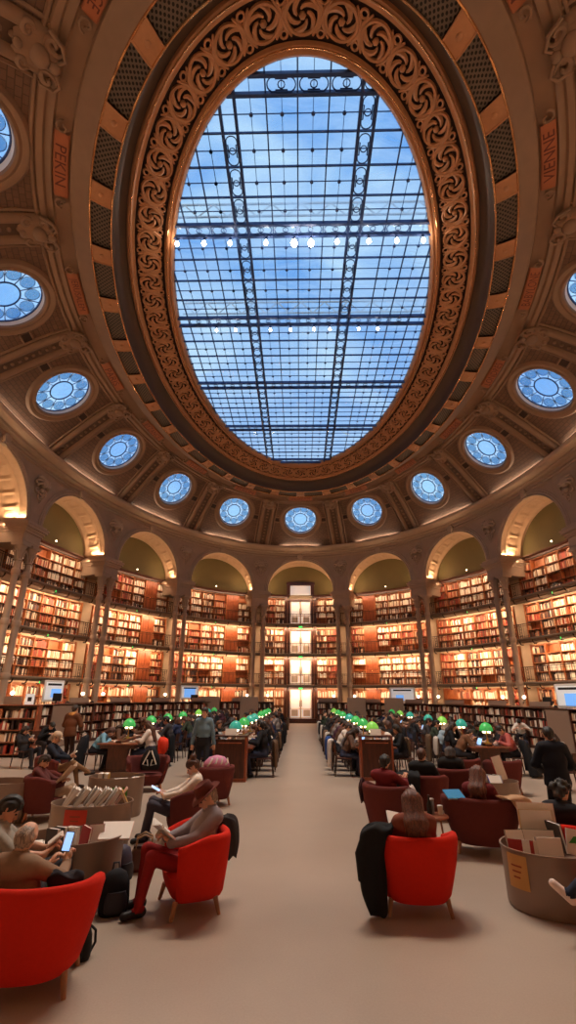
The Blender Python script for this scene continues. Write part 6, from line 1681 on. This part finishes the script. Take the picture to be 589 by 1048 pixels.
# ------------------------------------------------------------------ all books: the nearest ones singly, the rest as one mass
_bm = {}
for c, M, d, mi, label in BOOKS:
    p = MB(); bw, bd, bh = d
    o = MB().box((0, 0, 0), d, mi=0).build('book', M_books[mi] if isinstance(mi, int) else mi)
    o.matrix_world = Matrix.Translation(c) @ M.to_4x4()
    tag(o, label, 'book', label)
o = STUFF.build('book_rows', M_books); o['kind'] = 'stuff'; o['label'] = 'rows of old books filling the lit wall shelves'; o['category'] = 'books'
# ------------------------------------------------------------------ camera
FPX, PITCH_, ROLL_, YAW_, CX_, CD_, CHT = 494.4353, .3644, .0079, -.0251, -.0922, 20.4772, 2.0461
cam = bpy.data.cameras.new('camera'); co = bpy.data.objects.new('camera', cam); COL.objects.link(co)
cam.sensor_fit = 'VERTICAL'; cam.sensor_height = 36.0; cam.sensor_width = 36.0; cam.lens = FPX / 1048 * 36.0; cam.clip_start = .05; cam.clip_end = 300
co.matrix_world = Matrix.Translation((CX_, -CD_, CHT)) @ Matrix.Rotation(-YAW_, 4, 'Z') @ Matrix.Rotation(PI / 2 + PITCH_, 4, 'X') @ Matrix.Rotation(ROLL_, 4, 'Z')
SC.camera = co

# ------------------------------------------------------------------ sky and lamps
wd = bpy.data.worlds.new('sky'); SC.world = wd; wd.use_nodes = True
nt = wd.node_tree; bg = nt.nodes['Background']
tc = nt.nodes.new('ShaderNodeTexCoord'); mp = nt.nodes.new('ShaderNodeMapping'); mp.inputs['Scale'].default_value = (2.2, 4.5, 2.2)
nz = nt.nodes.new('ShaderNodeTexNoise'); nz.inputs['Scale'].default_value = 1.6; nz.inputs['Detail'].default_value = 6; nz.inputs['Distortion'].default_value = .5
rp = nt.nodes.new('ShaderNodeValToRGB'); rp.color_ramp.elements[0].position = .42; rp.color_ramp.elements[0].color = (.13, .37, .84, 1)
rp.color_ramp.elements[1].position = .6; rp.color_ramp.elements[1].color = (.60, .82, 1.0, 1)
nt.links.new(tc.outputs['Generated'], mp.inputs[0]); nt.links.new(mp.outputs[0], nz.inputs[0]); nt.links.new(nz.outputs[0], rp.inputs[0]); 
sp = nt.nodes.new('ShaderNodeSeparateXYZ'); nt.links.new(tc.outputs['Generated'], sp.inputs[0])
hz = nt.nodes.new('ShaderNodeMapRange'); hz.inputs[1].default_value = .3; hz.inputs[2].default_value = .72; hz.inputs[3].default_value = .62; hz.inputs[4].default_value = 0
nt.links.new(sp.outputs[2], hz.inputs[0])
mw = nt.nodes.new('ShaderNodeMix'); mw.data_type = 'RGBA'; mw.inputs[7].default_value = (.78, .9, 1.0, 1)
nt.links.new(hz.outputs[0], mw.inputs[0]); nt.links.new(rp.outputs[0], mw.inputs[6]); nt.links.new(mw.outputs[2], bg.inputs[0])
bg.inputs[1].default_value = SKY_STR

def lamp(name, kind, loc, energy, col, parent=None, **kw):
    l = bpy.data.lights.new(name, kind); l.energy = energy; l.color = col
    for a, v in kw.items(): setattr(l, a, v)
    o = bpy.data.objects.new(name, l); COL.objects.link(o); o.location = loc
    if parent: o.parent = parent
    return o
def aim(o, d):
    o.rotation_euler = Vector(d).to_track_quat('-Z', 'Y').to_euler()
WARM = (1.0, .80, .60)
for x, y, r in BULBS:
    o = lamp('hanging_lamp_light', 'SPOT', (x, y, 18.0), P_BULB * (r / .0815) ** 4, (1.0, .86, .70), shadow_soft_size=.09, spot_size=R_(125), spot_blend=.6)
# strips along the cornice, washing the dome
for k in range(NB):
    p, M = frame(k, EF - .55, 14.62)
    o = lamp('cornice_light', 'AREA', p, P_CORN, WARM, shape='RECTANGLE', size=5.0, size_y=.15)
    d = M @ Vector((0, -.35, 1)); aim(o, d)
    a = M @ Vector((1, 0, 0))
    z = -Vector(d).normalized(); y_ = z.cross(a).normalized()
    o.rotation_euler = Matrix((a, y_, z)).transposed().to_euler()
# arch springing lamps
for k in range(NB):
    for sg in (-1, 1):
        p, M = frame(k + sg * (RA - .06) / BAY, EF + .6, ZS + .16)
        o = lamp('arch_light', 'AREA', p, P_ARCH, (1.0, .70, .42), shape='RECTANGLE', size=1.2, size_y=.1)
        a = M @ Vector((0, 1, 0)); z = -(M @ Vector((-sg * .25, 0, 1))).normalized(); y_ = z.cross(a).normalized()
        o.rotation_euler = Matrix((a, y_, z)).transposed().to_euler()
for k in range(-6, 7):
    for li, (z0, z1) in enumerate(LEVELS):
        p, M = frame(k, 9.5, z1 - .14)
        o = lamp('shelf_light', 'AREA', p, P_SHELF[li], (1.0, .70, .44), shape='RECTANGLE', size=6.0, size_y=.07)
        a = M @ Vector((1, 0, 0)); z = -(M @ Vector((0, .75, -1))).normalized(); y_ = z.cross(a).normalized()
        o.rotation_euler = Matrix((a, y_, z)).transposed().to_euler()
vs = SC.view_settings
vs.view_transform = 'Standard'; vs.look = 'None'; vs.gamma = 1.0; vs.use_curve_mapping = False; vs.exposure = EXPO
SC.cycles.max_bounces = 6; SC.cycles.diffuse_bounces = 3; SC.cycles.transparent_max_bounces = 12; SC.cycles.sample_clamp_indirect = 4.0; SC.cycles.use_denoising = True
